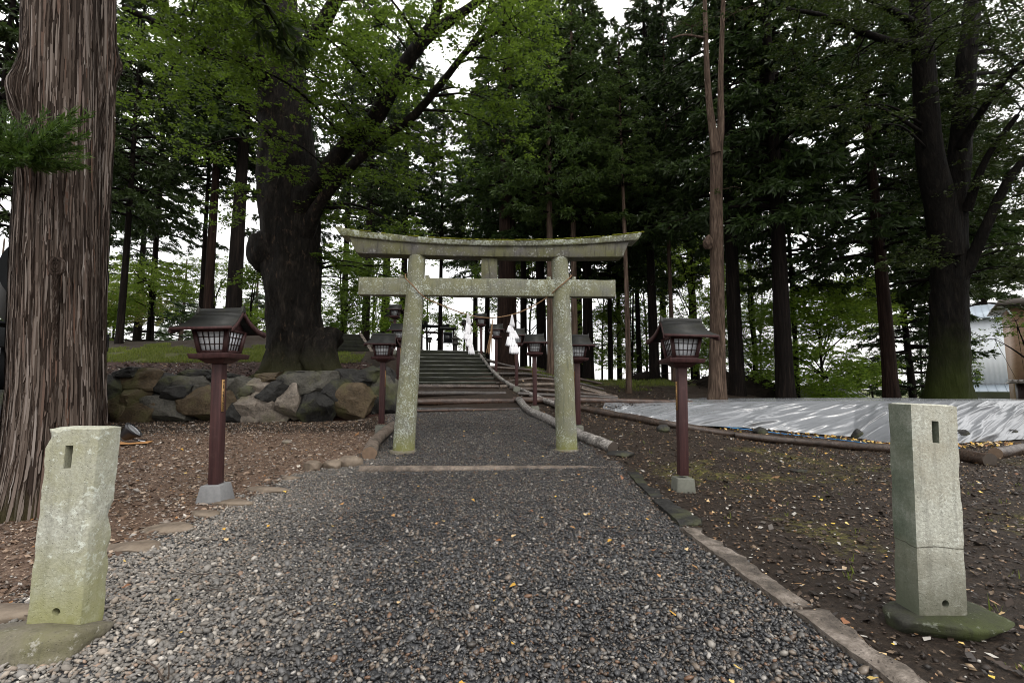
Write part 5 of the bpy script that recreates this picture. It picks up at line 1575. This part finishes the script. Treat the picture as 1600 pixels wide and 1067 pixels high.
# burl and surface roots
def burl(parent, px, py, d, r, mat, seed):
    p = W(px, py, d) - np.array(parent.location)
    mb = MB(); rock(mb, p, r, seed, 4, 2.2, .3, 0.0)
    mb.build('burl', M[mat], parent, True)
burl(keyaki, 413, 400, 14.2, (.5, .55, .75), 'bark_keyaki', 5)
burl(keyaki, 480, 315, 14.3, (.55, .6, .8), 'bark_keyaki', 6)
rg_ = np.random.default_rng(12)
mb = MB()
for (ax, ay, bx, by, r) in ((430, 560, 395, 590, .22), (445, 565, 428, 598, .2), (470, 565, 472, 600, .18), (490, 555, 520, 590, .26), (505, 550, 548, 578, .24), (495, 560, 500, 596, .2)):
    o = np.array(keyaki.location)
    a = W(ax, ay, 14.0) - o; b = W(bx, by, 13.5) - o; b[2] = tz(b[0] + o[0], b[1] + o[1]) - o[2]
    m = (a + b) / 2 + np.array([0, -.1, -.12]); e = b + (b - a) * .35; e[2] = b[2] - .15
    tube(mb, catmull([a + [0, .5, .5], a, m + [0, 0, -.1], b, e], 9), np.linspace(r * 1.9, r * .3, 37), 20, True, lambda i, th: 1 + .9 * fbm(np.stack(np.broadcast_arrays(np.cos(th) * 1.5, np.sin(th) * 1.5, i * .13 + ax * .1), -1), 3, 4))
mb.build('root', M['bark_keyaki'], keyaki, True)

# mossy big tree on the right
rp = []
for (px, py, d, rx, rz, n) in [(1235, 15, 14, 1.1, .4, 500), (1290, 45, 14.2, 1.1, .4, 550), (1345, 15, 14.5, 1.1, .4, 550), (1395, 85, 15, 1.0, .35, 350), (1480, 45, 14, 1.0, .4, 450), (1540, 35, 14, 1.1, .5, 650), (1590, 80, 14, 1.1, .5, 650), (1340, 95, 15, .9, .3, 300),
                               (1560, 150, 14.5, 1.1, .5, 650), (1600, 210, 14.5, 1.0, .5, 600), (1555, 240, 15, 1.0, .45, 550), (1600, 330, 15, 1.0, .5, 600), (1570, 385, 15.5, .9, .4, 450), (1600, 430, 15.5, .9, .4, 400), (1545, 330, 16, .8, .4, 350), (1470, 140, 15, .7, .3, 250),
                               (1440, 390, 15.4, .8, .3, 420), (1410, 410, 15.6, .7, .25, 320), (1470, 410, 15.2, .5, .2, 200), (1540, 440, 16, .7, .3, 260), (1590, 480, 15.5, .6, .25, 240), (1420, -40, 14, 1.4, .6, 800), (1540, -50, 13.5, 1.5, .6, 900), (1300, -40, 13.5, 1.4, .6, 800), (1640, 120, 13.5, 1.4, .6, 700), (1650, 300, 14, 1.2, .6, 600)]:
    rp.append((px, py, d, rx, rz, int(n * 1.2)))
for k in range(26):
    rp.append((_r.uniform(1400, 1650), _r.uniform(-30, 330), _r.uniform(17, 20.5), _r.uniform(.9, 1.4), _r.uniform(.35, .6), 650))
for k in range(30):
    rp.append((_r.uniform(1190, 1640), _r.uniform(-30, 200), _r.uniform(14, 18.5), _r.uniform(.8, 1.3), _r.uniform(.35, .6), 600))
for k in range(12):
    rp.append((_r.uniform(1520, 1640), _r.uniform(180, 420), _r.uniform(14, 17.5), _r.uniform(.7, 1.1), _r.uniform(.3, .5), 550))
bigright = broadleaf('massive dark mossy tree dividing into several stems behind the right stone post', 'broadleaf_tree',
                     [(1481, 640, 82, 16), (1481, 600, 74, 16), (1482, 540, 66, 16), (1482, 480, 62, 16), (1484, 420, 60, 16), (1486, 350, 56, 16), (1494, 290, 44, 16), (1503, 200, 38, 16), (1510, 100, 34, 16), (1520, 0, 28, 16), (1528, -120, 20, 16)],
                     [[(1482, 400, 44, 15.9), (1468, 320, 40, 15.8), (1455, 250, 35, 15.7), (1446, 150, 31, 15.6), (1440, 60, 27, 15.5), (1432, -40, 20, 15.4)],
                      [(1495, 440, 26, 15.8), (1520, 400, 17, 15.5), (1545, 345, 14, 15.2), (1580, 275, 12, 15), (1620, 230, 9, 14.8)],
                      [(1442, 70, 15, 15.5), (1395, 66, 11, 15.2), (1340, 48, 9, 14.8), (1285, 25, 7, 14.4), (1230, 15, 5, 14)],
                      [(1440, 45, 14, 15.5), (1395, 18, 10, 15), (1350, -5, 8, 14.5)],
                      [(1500, 230, 15, 15.8), (1530, 180, 10, 15.2), (1575, 120, 11, 14.6), (1625, 80, 8, 14)],
                      [(1510, 330, 14, 15.6), (1540, 250, 9, 15), (1590, 180, 7, 14.5)]],
                     rp, 'leaf_dark', 'bark_moss', .1, seed=41, flare=.45, sides=48)

# pale tree that forks
ft = broadleaf('pale brown tree forking into two upright stems behind the tarpaulin, right of the lantern', 'forked_tree',
               [(1120, 618, 29, 17.2), (1121, 590, 27, 17.2), (1121, 500, 24, 17.2), (1120, 400, 22, 17.2), (1119, 300, 20, 17.2), (1120, 235, 20, 17.2), (1126, 200, 12, 17.2), (1126, 120, 9, 17.2), (1130, 0, 7, 17.2), (1132, -80, 5, 17.2)],
               [[(1119, 240, 16, 17.1), (1112, 195, 11, 17.1), (1106, 130, 9, 17), (1102, 40, 7, 17), (1100, -60, 5, 17)], [(1102, 60, 4, 17), (1070, 55, 3, 16.5), (1050, 60, 2, 16.2)]],
               [(1135, 295, 17, .5, .25, 120), (1080, 40, 16.6, .9, .35, 260), (1150, 20, 16.6, .9, .35, 260), (1110, -40, 16.8, 1.0, .5, 400)], 'leaf_dark', 'bark_light', .1, seed=51, flare=.55, sides=36)
burl(ft, 1106, 380, 17.1, (.16, .2, .3), 'bark_light', 7)

# small broadleaf trees that show bright against the sky
def small_tree(label, px, py, d, h_px, w_px, n, leaf, bark='bark_dark', seed=1, size=.1, npads=12, rx=None, low=.25, group=None):
    rg = np.random.default_rng(seed)
    top = py - h_px
    tr = [(px, py, 60 / d * 2.2, d), (px + rg.normal(0, 2), py - h_px * .3, 60 / d * 1.8, d), (px + rg.normal(0, 4), py - h_px * .6, 60 / d * 1.2, d), (px + rg.normal(0, 6), top + h_px * .1, 60 / d * .6, d)]
    lim = []; pads = []
    for k in range(npads):
        u = rg.uniform(-1, 1); v = rg.uniform(low, 1)
        wv = w_px / 2 * math.sqrt(max(.08, 1 - (2 * (v - .55)) ** 2))
        qx, qy, qd = px + u * wv, py - h_px * v, d + rg.uniform(-1, 1) * w_px / 2 * d / F * .8
        pads.append((qx, qy, qd, (rx or w_px * .27 * d / F), .6, int(n * 3.4) // npads))
        if k % 2 == 0: lim.append([(px, py - h_px * v * .55, 60 / d * .9, d), ((px + qx) / 2, py - h_px * (v * .8), 60 / d * .6, (d + qd) / 2), (qx, qy, 60 / d * .3, qd)])
    return broadleaf(label, 'small_tree', tr, lim, pads, leaf, bark, size, seed=seed, flare=.3, sides=12, group=group)


small_tree('bright green maple glowing behind the tarpaulin between two dark trunks', 1285, 632, 23, 190, 170, 17000, 'leaf_bright', seed=61, npads=34, low=.04, size=.13)
small_tree('bright green maple on the left bank behind the left lantern', 240, 520, 27, 110, 150, 5000, 'leaf_bright', seed=62, npads=16, size=.11)
small_tree('yellow-green shrubby tree beside the slim dark conifer on the left bank', 178, 525, 31, 85, 110, 3600, 'leaf_yellow', seed=63, npads=12, size=.13)
small_tree('green maple leaning between the two straight trunks above the left lantern', 335, 525, 30, 120, 120, 3600, 'leaf_bright', seed=64, npads=12, size=.11)
small_tree('leafy green tree behind the left side of the torii', 585, 560, 30, 175, 130, 6500, 'leaf_bright', seed=65, npads=18, size=.13)
small_tree('green tree filling the gap between the great broadleaf tree and the left lanterns', 535, 560, 24, 150, 110, 4500, 'leaf_keyaki', seed=66, npads=14, size=.11)
small_tree('yellow-green leafy tree behind the small dark torii on the plateau', 668, 550, 38, 110, 90, 3600, 'leaf_bright', seed=67, npads=12, size=.16)
small_tree('small leafy sapling right of the notice board', 722, 552, 40, 60, 50, 1200, 'leaf_bright', seed=68, npads=8, size=.15)
small_tree('bright understory tree between right pillar and thin pale trunk', 955, 590, 31, 180, 120, 4800, 'leaf_bright', seed=69, npads=20, size=.13, low=.06)
small_tree('understory tree behind the right lantern, left of its roof', 1010, 580, 33, 210, 110, 4200, 'leaf_keyaki', seed=70, npads=20, size=.14, low=.06)
small_tree('understory tree rising right of the right lantern roof', 1080, 590, 31, 220, 120, 5200, 'leaf_bright', seed=71, npads=22, size=.13, low=.06)
small_tree('loose leafy tree against white sky right of the stout dark trunk', 1190, 620, 30, 230, 110, 3600, 'leaf_keyaki', seed=72, npads=16, size=.13, low=.1)
small_tree('leafy tree behind the thick red-brown cedar', 830, 570, 36, 200, 110, 4800, 'leaf_bright', seed=73, npads=16, size=.15, low=.35)
small_tree('rounded green bush in front of the white building', 1513, 628, 28, 70, 42, 700, 'leaf_keyaki', seed=74, npads=12, size=.1, low=.2)
small_tree('dark green bush beyond the concrete wall right of the maple', 1365, 628, 34, 75, 90, 2600, 'leaf_dark', seed=75, npads=12, size=.14, low=.1)
small_tree('sprawling green tree at the right picture edge in front of the brown building', 1605, 600, 20, 190, 110, 520, 'leaf_keyaki', seed=76, npads=9, size=.1, low=.35)
small_tree('bright leafy tree peeking out left of the thick left cedar', -5, 600, 26, 200, 110, 3000, 'leaf_keyaki', seed=77, npads=12, size=.12, low=.3)
small_tree('green understory tree far behind the stout dark trunk', 1130, 595, 38, 200, 140, 4200, 'leaf_keyaki', seed=78, npads=14, size=.16, low=.2)
small_tree('leafy green tree high behind the torii strut', 740, 560, 46, 250, 150, 3000, 'leaf_keyaki', seed=79, npads=12, size=.2, low=.62)


small_tree('leafy understory tree right of the broad dark trunk behind the torii', 940, 585, 36, 200, 120, 3600, 'leaf_keyaki', seed=81, npads=18, size=.15, low=.05)
small_tree('thin leafy tree directly behind the thin pale trunk', 985, 588, 29, 190, 90, 2600, 'leaf_keyaki', seed=82, npads=16, size=.12, low=.05)
small_tree('leafy tree between the stairs and the thick red-brown cedar', 800, 565, 40, 190, 110, 3000, 'leaf_keyaki', seed=83, npads=14, size=.17, low=.25)
small_tree('fresh green tree behind the forked pale tree', 1125, 610, 27, 190, 110, 3600, 'leaf_bright', seed=84, npads=18, size=.12, low=.06)
small_tree('leafy tree between tall dark trunk and stout dark trunk', 1175, 615, 26, 210, 110, 3600, 'leaf_keyaki', seed=85, npads=18, size=.12, low=.06)
small_tree('green tree between the two straight trunks and the great broadleaf tree', 395, 535, 29, 130, 90, 3000, 'leaf_bright', seed=86, npads=14, size=.12, low=.05)
small_tree('leafy shrub at the foot of the slim conifer on the left bank', 165, 540, 26, 90, 90, 3000, 'leaf_bright', seed=87, npads=14, size=.11, low=.05)
small_tree('shadowy leafy tree behind the mossy big tree and white building', 1440, 622, 38, 240, 130, 3600, 'leaf_dark', seed=88, npads=18, size=.16, low=.1)


# ------------------------------------------------------------------ thick cedar in the left foreground
def make_big_cedar():
    base = W(86, 800, 5.15); base[2] = tz(base[0], base[1])
    t = thing('giant_cedar', 'thick foreground cedar with fibrous peeling bark and a green sprout tuft at left', 'tree', base)
    rg = np.random.default_rng(77)
    def stem(px_pts, d, seed, name, nth=200, flare=.5, bumps=()):
        zs = np.arange(-.2, 9.0, .035)
        rows = [W(a, b, d) for a, b, w in px_pts]
        cz = np.array([r[2] for r in rows]) - base[2]; o = np.argsort(cz)
        cx = np.interp(zs, cz[o], np.array([r[0] - base[0] for r in rows])[o]); cy = np.interp(zs, cz[o], np.array([r[1] - base[1] for r in rows])[o])
        rr = np.interp(zs, cz[o], np.array([w * d / F / 2 * .72 for a, b, w in px_pts])[o])
        th = np.linspace(0, 2 * PI, nth, endpoint=False)
        Z, TH = np.meshgrid(zs, th, indexing='ij')
        c, s = np.cos(TH), np.sin(TH)
        fl = np.exp(-np.maximum(Z, 0) / .8)
        root = .5 + .5 * np.sin(TH * 5 + seed) + .35 * np.sin(TH * 3 + 1 + seed)
        tw = TH + .04 * np.sin(Z * .9 + seed)
        # long vertical bark plates: ridged noise stretched along the trunk
        q = np.stack([np.cos(tw) * 8.5, np.sin(tw) * 8.5, Z * .25], -1)
        rid = 1 - np.abs(fbm(q + seed, seed, 4)) * 4
        q2 = np.stack([np.cos(tw) * 24, np.sin(tw) * 24, Z * .8], -1)
        rid2 = 1 - np.abs(fbm(q2, seed + 3, 3)) * 4
        R = rr[:, None] * (1 + flare * fl * (.35 + .6 * np.clip(root, 0, 1.3)) + .03 * np.sin(TH * 3 + Z * .3 + seed) + .02 * np.sin(Z * 1.7 + TH))
        R = R + .026 * np.clip(rid, -1, 1) + .012 * np.clip(rid2, -1, 1)
        for tb, zb, sw, sh, am in bumps:
            dt = (TH - math.radians(tb) + PI) % (2 * PI) - PI
            g_ = np.exp(-(dt / sw) ** 2 - ((Z - zb) / sh) ** 2)
            R = R + am * g_ * (1 + .9 * fbm(np.stack([c * 4, s * 4, Z * 5], -1), 9, 3))
        V = np.stack([cx[:, None] + R * c, cy[:, None] + R * s, Z], -1)
        n, m = V.shape[:2]
        i = np.arange(n - 1)[:, None] * m; j = np.arange(m)[None, :]; k = (j + 1) % m
        mb = MB(); mb.add(V.reshape(-1, 3), np.stack([i + j, i + k, i + m + k, i + m + j], -1).reshape(-1, 4))
        par = mb.build(name, M['bark_cedar'], t, True)
        sm = MB()
        ns = int(9.5 * nth)
        for q_ in range(ns):
            i0 = rg.integers(2, n - 40); j0 = rg.integers(0, m); L = int(rg.integers(5, 26)); w_ = rg.uniform(.004, .013); lift = rg.uniform(.004, .013)
            ks = np.linspace(0, L, 6).astype(int); jj = (j0 + np.round(np.cumsum(rg.normal(0, .3, 6))).astype(int)) % m
            pts = V[i0 + ks, jj]; nrm = np.stack([np.cos(th[jj]), np.sin(th[jj]), 0 * th[jj]], -1); tan = np.stack([-np.sin(th[jj]), np.cos(th[jj]), 0 * th[jj]], -1)
            pts = pts + nrm * (lift + np.array([.006, 0, 0, 0, 0, rg.uniform(0, .012)]) * rg.uniform(0, 1))[:, None]
            ww = w_ * np.array([.35, .9, 1, 1, .85, .3])[:, None]
            sm.add(np.concatenate([pts - tan * ww, pts + tan * ww]), np.array([[a, a + 1, a + 7, a + 6] for a in range(5)]))
        so_ = sm.build('bark_strips', M['bark_strip'], par); so_['kind'] = 'stuff'
        return par
    stem([(74, 800, 140), (82, 700, 132), (88, 600, 128), (91, 400, 128), (94, 200, 118), (97, 0, 110), (100, -150, 100)], 5.15, 3.1, 'trunk', 420, .5, ((-118, 4.45, .3, .28, .12), (-95, 3.85, .22, .2, .09), (22, 4.75, .16, .3, .07), (30, 4.2, .12, .16, .05)))
    stem([(128, 800, 60), (134, 700, 52), (138, 600, 46), (142, 400, 44), (152, 200, 44), (156, 0, 44), (160, -150, 40)], 5.5, 1.3, 'side_stem', 200, .6, ((40, 5.25, .5, .16, .07),))
    # ring-shaped branch scar
    p = W(86, 416, 4.72) - base
    mb = MB(); 
    for rr, tt in ((.085, .022), (.05, .016), (.018, .016)):
        a = np.linspace(0, 2 * PI, 25)
        tube(mb, np.stack([p[0] + rr * .75 * np.cos(a), p[1] + 0 * a + .02, p[2] + rr * np.sin(a)], -1), tt, 8, False)
    mb.build('branch_scar', M['bark_cedar'], t, True)
    # sprout tuft growing from the trunk
    mb = MB(); lm = MB()
    o = W(58, 250, 4.72) - base
    C, D, S = [], [], []
    for k in range(52):
        e = W(rg.uniform(-25, 145), rg.uniform(170, 268), 4.72 - rg.uniform(-.05, .5)) - base
        m = (o + e) / 2 + np.array([0, -.1, -.06])
        Q = catmull([o + rg.normal(0, .03, 3), m, e], 12)
        tube(lm, Q, np.linspace(.008, .002, len(Q)), 4, False)
        dirn = np.gradient(Q, axis=0); dirn /= np.linalg.norm(dirn, axis=1)[:, None]
        for j in range(6, len(Q)):
            n = 11
            dd = dirn[j] * .9 + rg.normal(0, .45, (n, 3)) + np.array([0, 0, .12])
            dd /= np.linalg.norm(dd, axis=1)[:, None]; ss = rg.uniform(.04, .085, n)
            C.append(Q[j] + rg.normal(0, .012, (n, 3)) + dd * ss[:, None] * .5); D.append(dd); S.append(ss)
    quads(mb, np.concatenate(C), np.concatenate(D), np.concatenate(S), .16, rg, .5)
    mb.build('sprout', M['sprout'], t); lm.build('sprout_twigs', M['bark_dark'], t, True)
    # high crown, above the picture
    child('crown', CED[0][0], t, (.1, 0, 9.0), (1.2, 1.2, 1.0), 1.0); child('limbs', CED[0][1], t, (.1, 0, 9.0), (1.2, 1.2, 1.0), 1.0)


make_big_cedar()

# ------------------------------------------------------------------ heaps on the right ridge
def heap(label, px0, px1, py, d, h, seed):
    a, b = on(px0, d, py), on(px1, d, py)
    mb = MB(); rg = np.random.default_rng(seed); c = (a + b) / 2; L = np.linalg.norm(b - a)
    rock(mb, (0, 0, 0), (L / 2, .9, h), seed, 5, 2, .35, 0.0)
    for k in range(260):
        u = rg.uniform(-1, 1); q = np.array([u * L / 2 * .95, rg.normal(0, .5), h * math.sqrt(max(0, 1 - u * u)) * rg.uniform(.2, 1.0)])
        e = q + rg.normal(0, .35, 3) * [1, 1, .5]
        tube(mb, [q, (q + e) / 2 + rg.normal(0, .04, 3), e], [.025, .02, .008], 5, False)
    o = mb.build('brush_heap', M['brush'], smooth=True); o.location = [float(v) for v in c]
    tag(o, label, 'brush heap')


heap('low dark heap of brushwood on the ridge left of the right lantern', 980, 1035, 570, 26, .75, 5)
heap('large dark brushwood heap between the forked pale tree and the tall dark trunk', 1060, 1215, 585, 22.5, 1.3, 6)

# ------------------------------------------------------------------ buildings and things far right
def make_buildings():
    p = W(1545, 625, 46); zg = tz(p[0], p[1]); p[2] = zg
    t = thing('white_building', 'white corrugated building with blue-grey metal roof far behind the right trees', 'building', p, -.8)
    ztop = W(1540, 497, 46)[2] - zg; zr = W(1540, 478, 46)[2] - zg
    mb = MB(); w = 7.0
    n = 20; pts = []
    xs = np.linspace(-w / 2, w / 2, n * 2)
    sec = [[[x, (.03 if i % 2 else 0), 0], [x, .1, 0], [x, .1, ztop], [x, (.03 if i % 2 else 0), ztop]] for i, x in enumerate(xs)]
    loft(mb, sec); box(mb, (0, 3, ztop / 2), (w, 5.7, ztop)); mb.build('wall', M['white_metal'], t)
    mb = MB(); sec = [[[x, -.5, ztop + .02], [x, 3, zr + .5], [x, 3, zr + .6], [x, -.5, ztop + .14]] for x in np.linspace(-w / 2 - .4, w / 2 + .4, 2)]
    loft(mb, sec)
    for x in np.linspace(-w / 2 - .4, w / 2 + .4, 16): loft(mb, [[[x + e, -.52, ztop + .145], [x + e, 3, zr + .605], [x + e, 3, zr + .66], [x + e, -.52, ztop + .2]] for e in (-.02, .02)])
    mb.build('roof', M['roof_blue'], t)
    zl = W(1540, 604, 46)[2] - zg
    mb = MB(); sec = [[[x, -2.2, zl - .55], [x, -.02, zl + .1], [x, -.02, zl + .2], [x, -2.2, zl - .45]] for x in (-w / 2 + .2, w / 2 + .3)]
    loft(mb, sec)
    for x in np.linspace(-w / 2 + .2, w / 2 + .3, 12): loft(mb, [[[x + e, -2.2, zl - .445], [x + e, -.02, zl + .205], [x + e, -.02, zl + .25], [x + e, -2.2, zl - .4]] for e in (-.02, .02)])
    mb.build('lower_roof', M['roof_blue'], t)
    q = W(1531, 588, 46) - p; q[0] = -14 / F * 46 * .69
    mb = MB(); box(mb, (q[0], -.03, q[2]), (.62, .07, .8)); f = mb.build('window', M['white_metal'], t)
    mb = MB(); box(mb, (q[0], -.075, q[2]), (.46, .03, .62)); mb.build('pane', M['glass'], f)
    p = W(1672, 625, 34); zg = tz(p[0], p[1]); p[2] = zg
    t = thing('brown_building', 'brown tiled building with dark eaves at the right edge of the picture', 'building', p, -.78)
    xl = -73 / F * 34 * .68 * 1.05; zt = W(1570, 470, 34)[2] - zg
    mb = MB(); box(mb, (xl + 4, 3, zt / 2), (8, 6, zt)); mb.build('wall', M['tile_brown'], t)
    mb = MB(); sec = [[[xl - .9 + .25 * u, -.6 - .0 * u, zt + .02 + .6 * (1 - u) ** 2 * 0 + .5 * u], [xl - .9 + .25 * u, 6.4, zt + .02 + .5 * u], [xl + 8, 6.4, zt + .1 + .5 * u], [xl + 8, -.6, zt + .1 + .5 * u]] for u in (0, 1)]
    loft(mb, sec); mb.build('roof', M['cap_dark'], t)
    # curved bracket under the eave
    mb = MB(); C = [np.array([xl - .02 - .75 * (1 - math.cos(a)), -.2, zt - .9 + .92 * math.sin(a)]) for a in np.linspace(0, PI / 2, 10)]
    tube(mb, C, .06, 8); mb.build('eave_bracket', M['white_metal'], t, True)
    ze = W(1570, 597, 34)[2] - zg
    xe = -100 / F * 34 * .68
    mb = MB(); box(mb, (xe + 3.5, -1.0, ze + .02), (7, 2.6, .22), (6.6, 2.2)); 
    for k in range(22): tube(mb, [(xe + .2 + k * .3, -2.2, ze + .13), (xe + .2 + k * .3, .2, ze + .19)], .06, 6)
    mb.build('lower_eave', M['cap_dark'], t, True)
    mb = MB(); box(mb, (xe + 1.0, -.9, (ze - .1) / 2), (1.0, 1.6, ze - .12)); mb.build('dark_wing', M['wood_dark'], t)
    mb = MB(); tube(mb, [(xe + 1.62, -1.75, 0), (xe + 1.62, -1.75, ze - .1)], .06, 10); mb.build('downpipe', M['conc'], t, True)
    mb = MB(); box(mb, (xe + 4.6, -.8, (ze - .1) / 2), (5.6, 1.5, ze - .12)); mb.build('lower_wall', M['tile_brown'], t)
    # low grey wall and handrail
    a = W(1243, 622, 31); zg = tz(a[0], a[1]); b = W(1325, 622, 31)
    zt = W(1285, 604, 31)[2]
    mb = MB(); c = (a + b) / 2; box(mb, (c[0], c[1], (zt + zg) / 2 - .1), (b[0] - a[0], .25, zt - zg + .2)); box(mb, (c[0], c[1], zt + .045), (b[0] - a[0] + .1, .35, .08))
    tag(bevel(mb.build('concrete_wall', M['conc']), .01), 'low grey concrete wall glimpsed under the bright green maple', 'wall')
    p = W(1355, 625, 33); zg = tz(p[0], p[1])
    t = thing('handrail', 'pale metal handrail of a far stairway right of the maple', 'handrail', (p[0], p[1], zg))
    z0 = W(1355, 626, 33)[2] - zg; z1 = W(1345, 606, 33)[2] - zg
    for s in (0, .35):
        mb = MB(); tube(mb, [(-.45 + s, 1.2, z1), (.15 + s, 0, z0)], .03, 8); tube(mb, [(-.45 + s, 1.2, z1 - .3), (.15 + s, 0, z0 - .3)], .02, 8); mb.build('rail', M['steel'], t, True)
        for k in range(4):
            u = k / 3; x = -.45 + .6 * u + s; y = 1.2 * (1 - u); z = z1 + (z0 - z1) * u
            mb = MB(); tube(mb, [(x, y, z - 1.3), (x, y, z)], .025, 8); mb.build('upright', M['steel'], t, True)


make_buildings()

# ------------------------------------------------------------------ daylight
world = bpy.data.worlds.new('World'); scene.world = world; world.use_nodes = True
nt = world.node_tree; bg = nt.nodes['Background']
sky = nt.nodes.new('ShaderNodeTexSky'); sky.sky_type = 'NISHITA'; sky.sun_disc = False
ELEV, AZ = math.radians(48), math.radians(150)
sky.sun_elevation = ELEV; sky.sun_rotation = AZ; sky.air_density = 1.0; sky.dust_density = 4.0; sky.ozone_density = 1.0
mx = nt.nodes.new('ShaderNodeMix'); mx.data_type = 'RGBA'; mx.inputs[0].default_value = .8     # unbroken cloud over the clear sky
nt.links.new(sky.outputs[0], mx.inputs[6]); cg = nt.nodes.new('ShaderNodeTexCoord'); cs = nt.nodes.new('ShaderNodeSeparateXYZ'); nt.links.new(cg.outputs['Generated'], cs.inputs[0])
cr = nt.nodes.new('ShaderNodeMapRange'); nt.links.new(cs.outputs['Z'], cr.inputs['Value'])                # overcast sky: brighter towards the zenith
cr.inputs['From Min'].default_value = 0; cr.inputs['From Max'].default_value = 1; cr.inputs['To Min'].default_value = 1.0; cr.inputs['To Max'].default_value = 2.0
cv = nt.nodes.new('ShaderNodeVectorMath'); cv.operation = 'SCALE'; cv.inputs[0].default_value = (10.9, 10.7, 10.45); nt.links.new(cr.outputs[0], cv.inputs['Scale'])
nt.links.new(cv.outputs[0], mx.inputs[7])
nt.links.new(mx.outputs[2], bg.inputs['Color']); bg.inputs['Strength'].default_value = .12
sl = bpy.data.lights.new('sun', 'SUN'); sl.energy = 1.2; sl.angle = math.radians(22); sl.color = (1, .96, .9)
so = bpy.data.objects.new('sun', sl); COL.objects.link(so)
sd = Vector((math.sin(AZ) * math.cos(ELEV), math.cos(AZ) * math.cos(ELEV), math.sin(ELEV)))
so.rotation_euler = sd.to_track_quat('Z', 'Y').to_euler(); so.location = (0, -5, 30)

# ------------------------------------------------------------------ camera and render settings
cd = bpy.data.cameras.new('camera'); cam = bpy.data.objects.new('camera', cd); COL.objects.link(cam)
cd.sensor_fit = 'HORIZONTAL'; cd.sensor_width = 36.0; cd.lens = 36.0 * F / 1600.0; cd.clip_start = .05; cd.clip_end = 2000
m = Matrix(((RIGHT[0], UP[0], -FWD[0], CAM[0]), (RIGHT[1], UP[1], -FWD[1], CAM[1]), (RIGHT[2], UP[2], -FWD[2], CAM[2]), (0, 0, 0, 1)))
cam.matrix_world = m
scene.camera = cam
vs = scene.view_settings
vs.view_transform = 'Standard'; vs.look = 'None'; vs.exposure = 0.24; vs.gamma = 1.0
scene.render.engine = 'CYCLES'
scene.cycles.filter_width = 1.0; scene.cycles.max_bounces = 5; scene.cycles.diffuse_bounces = 2; scene.cycles.glossy_bounces = 2; scene.cycles.transmission_bounces = 3; scene.cycles.transparent_max_bounces = 4
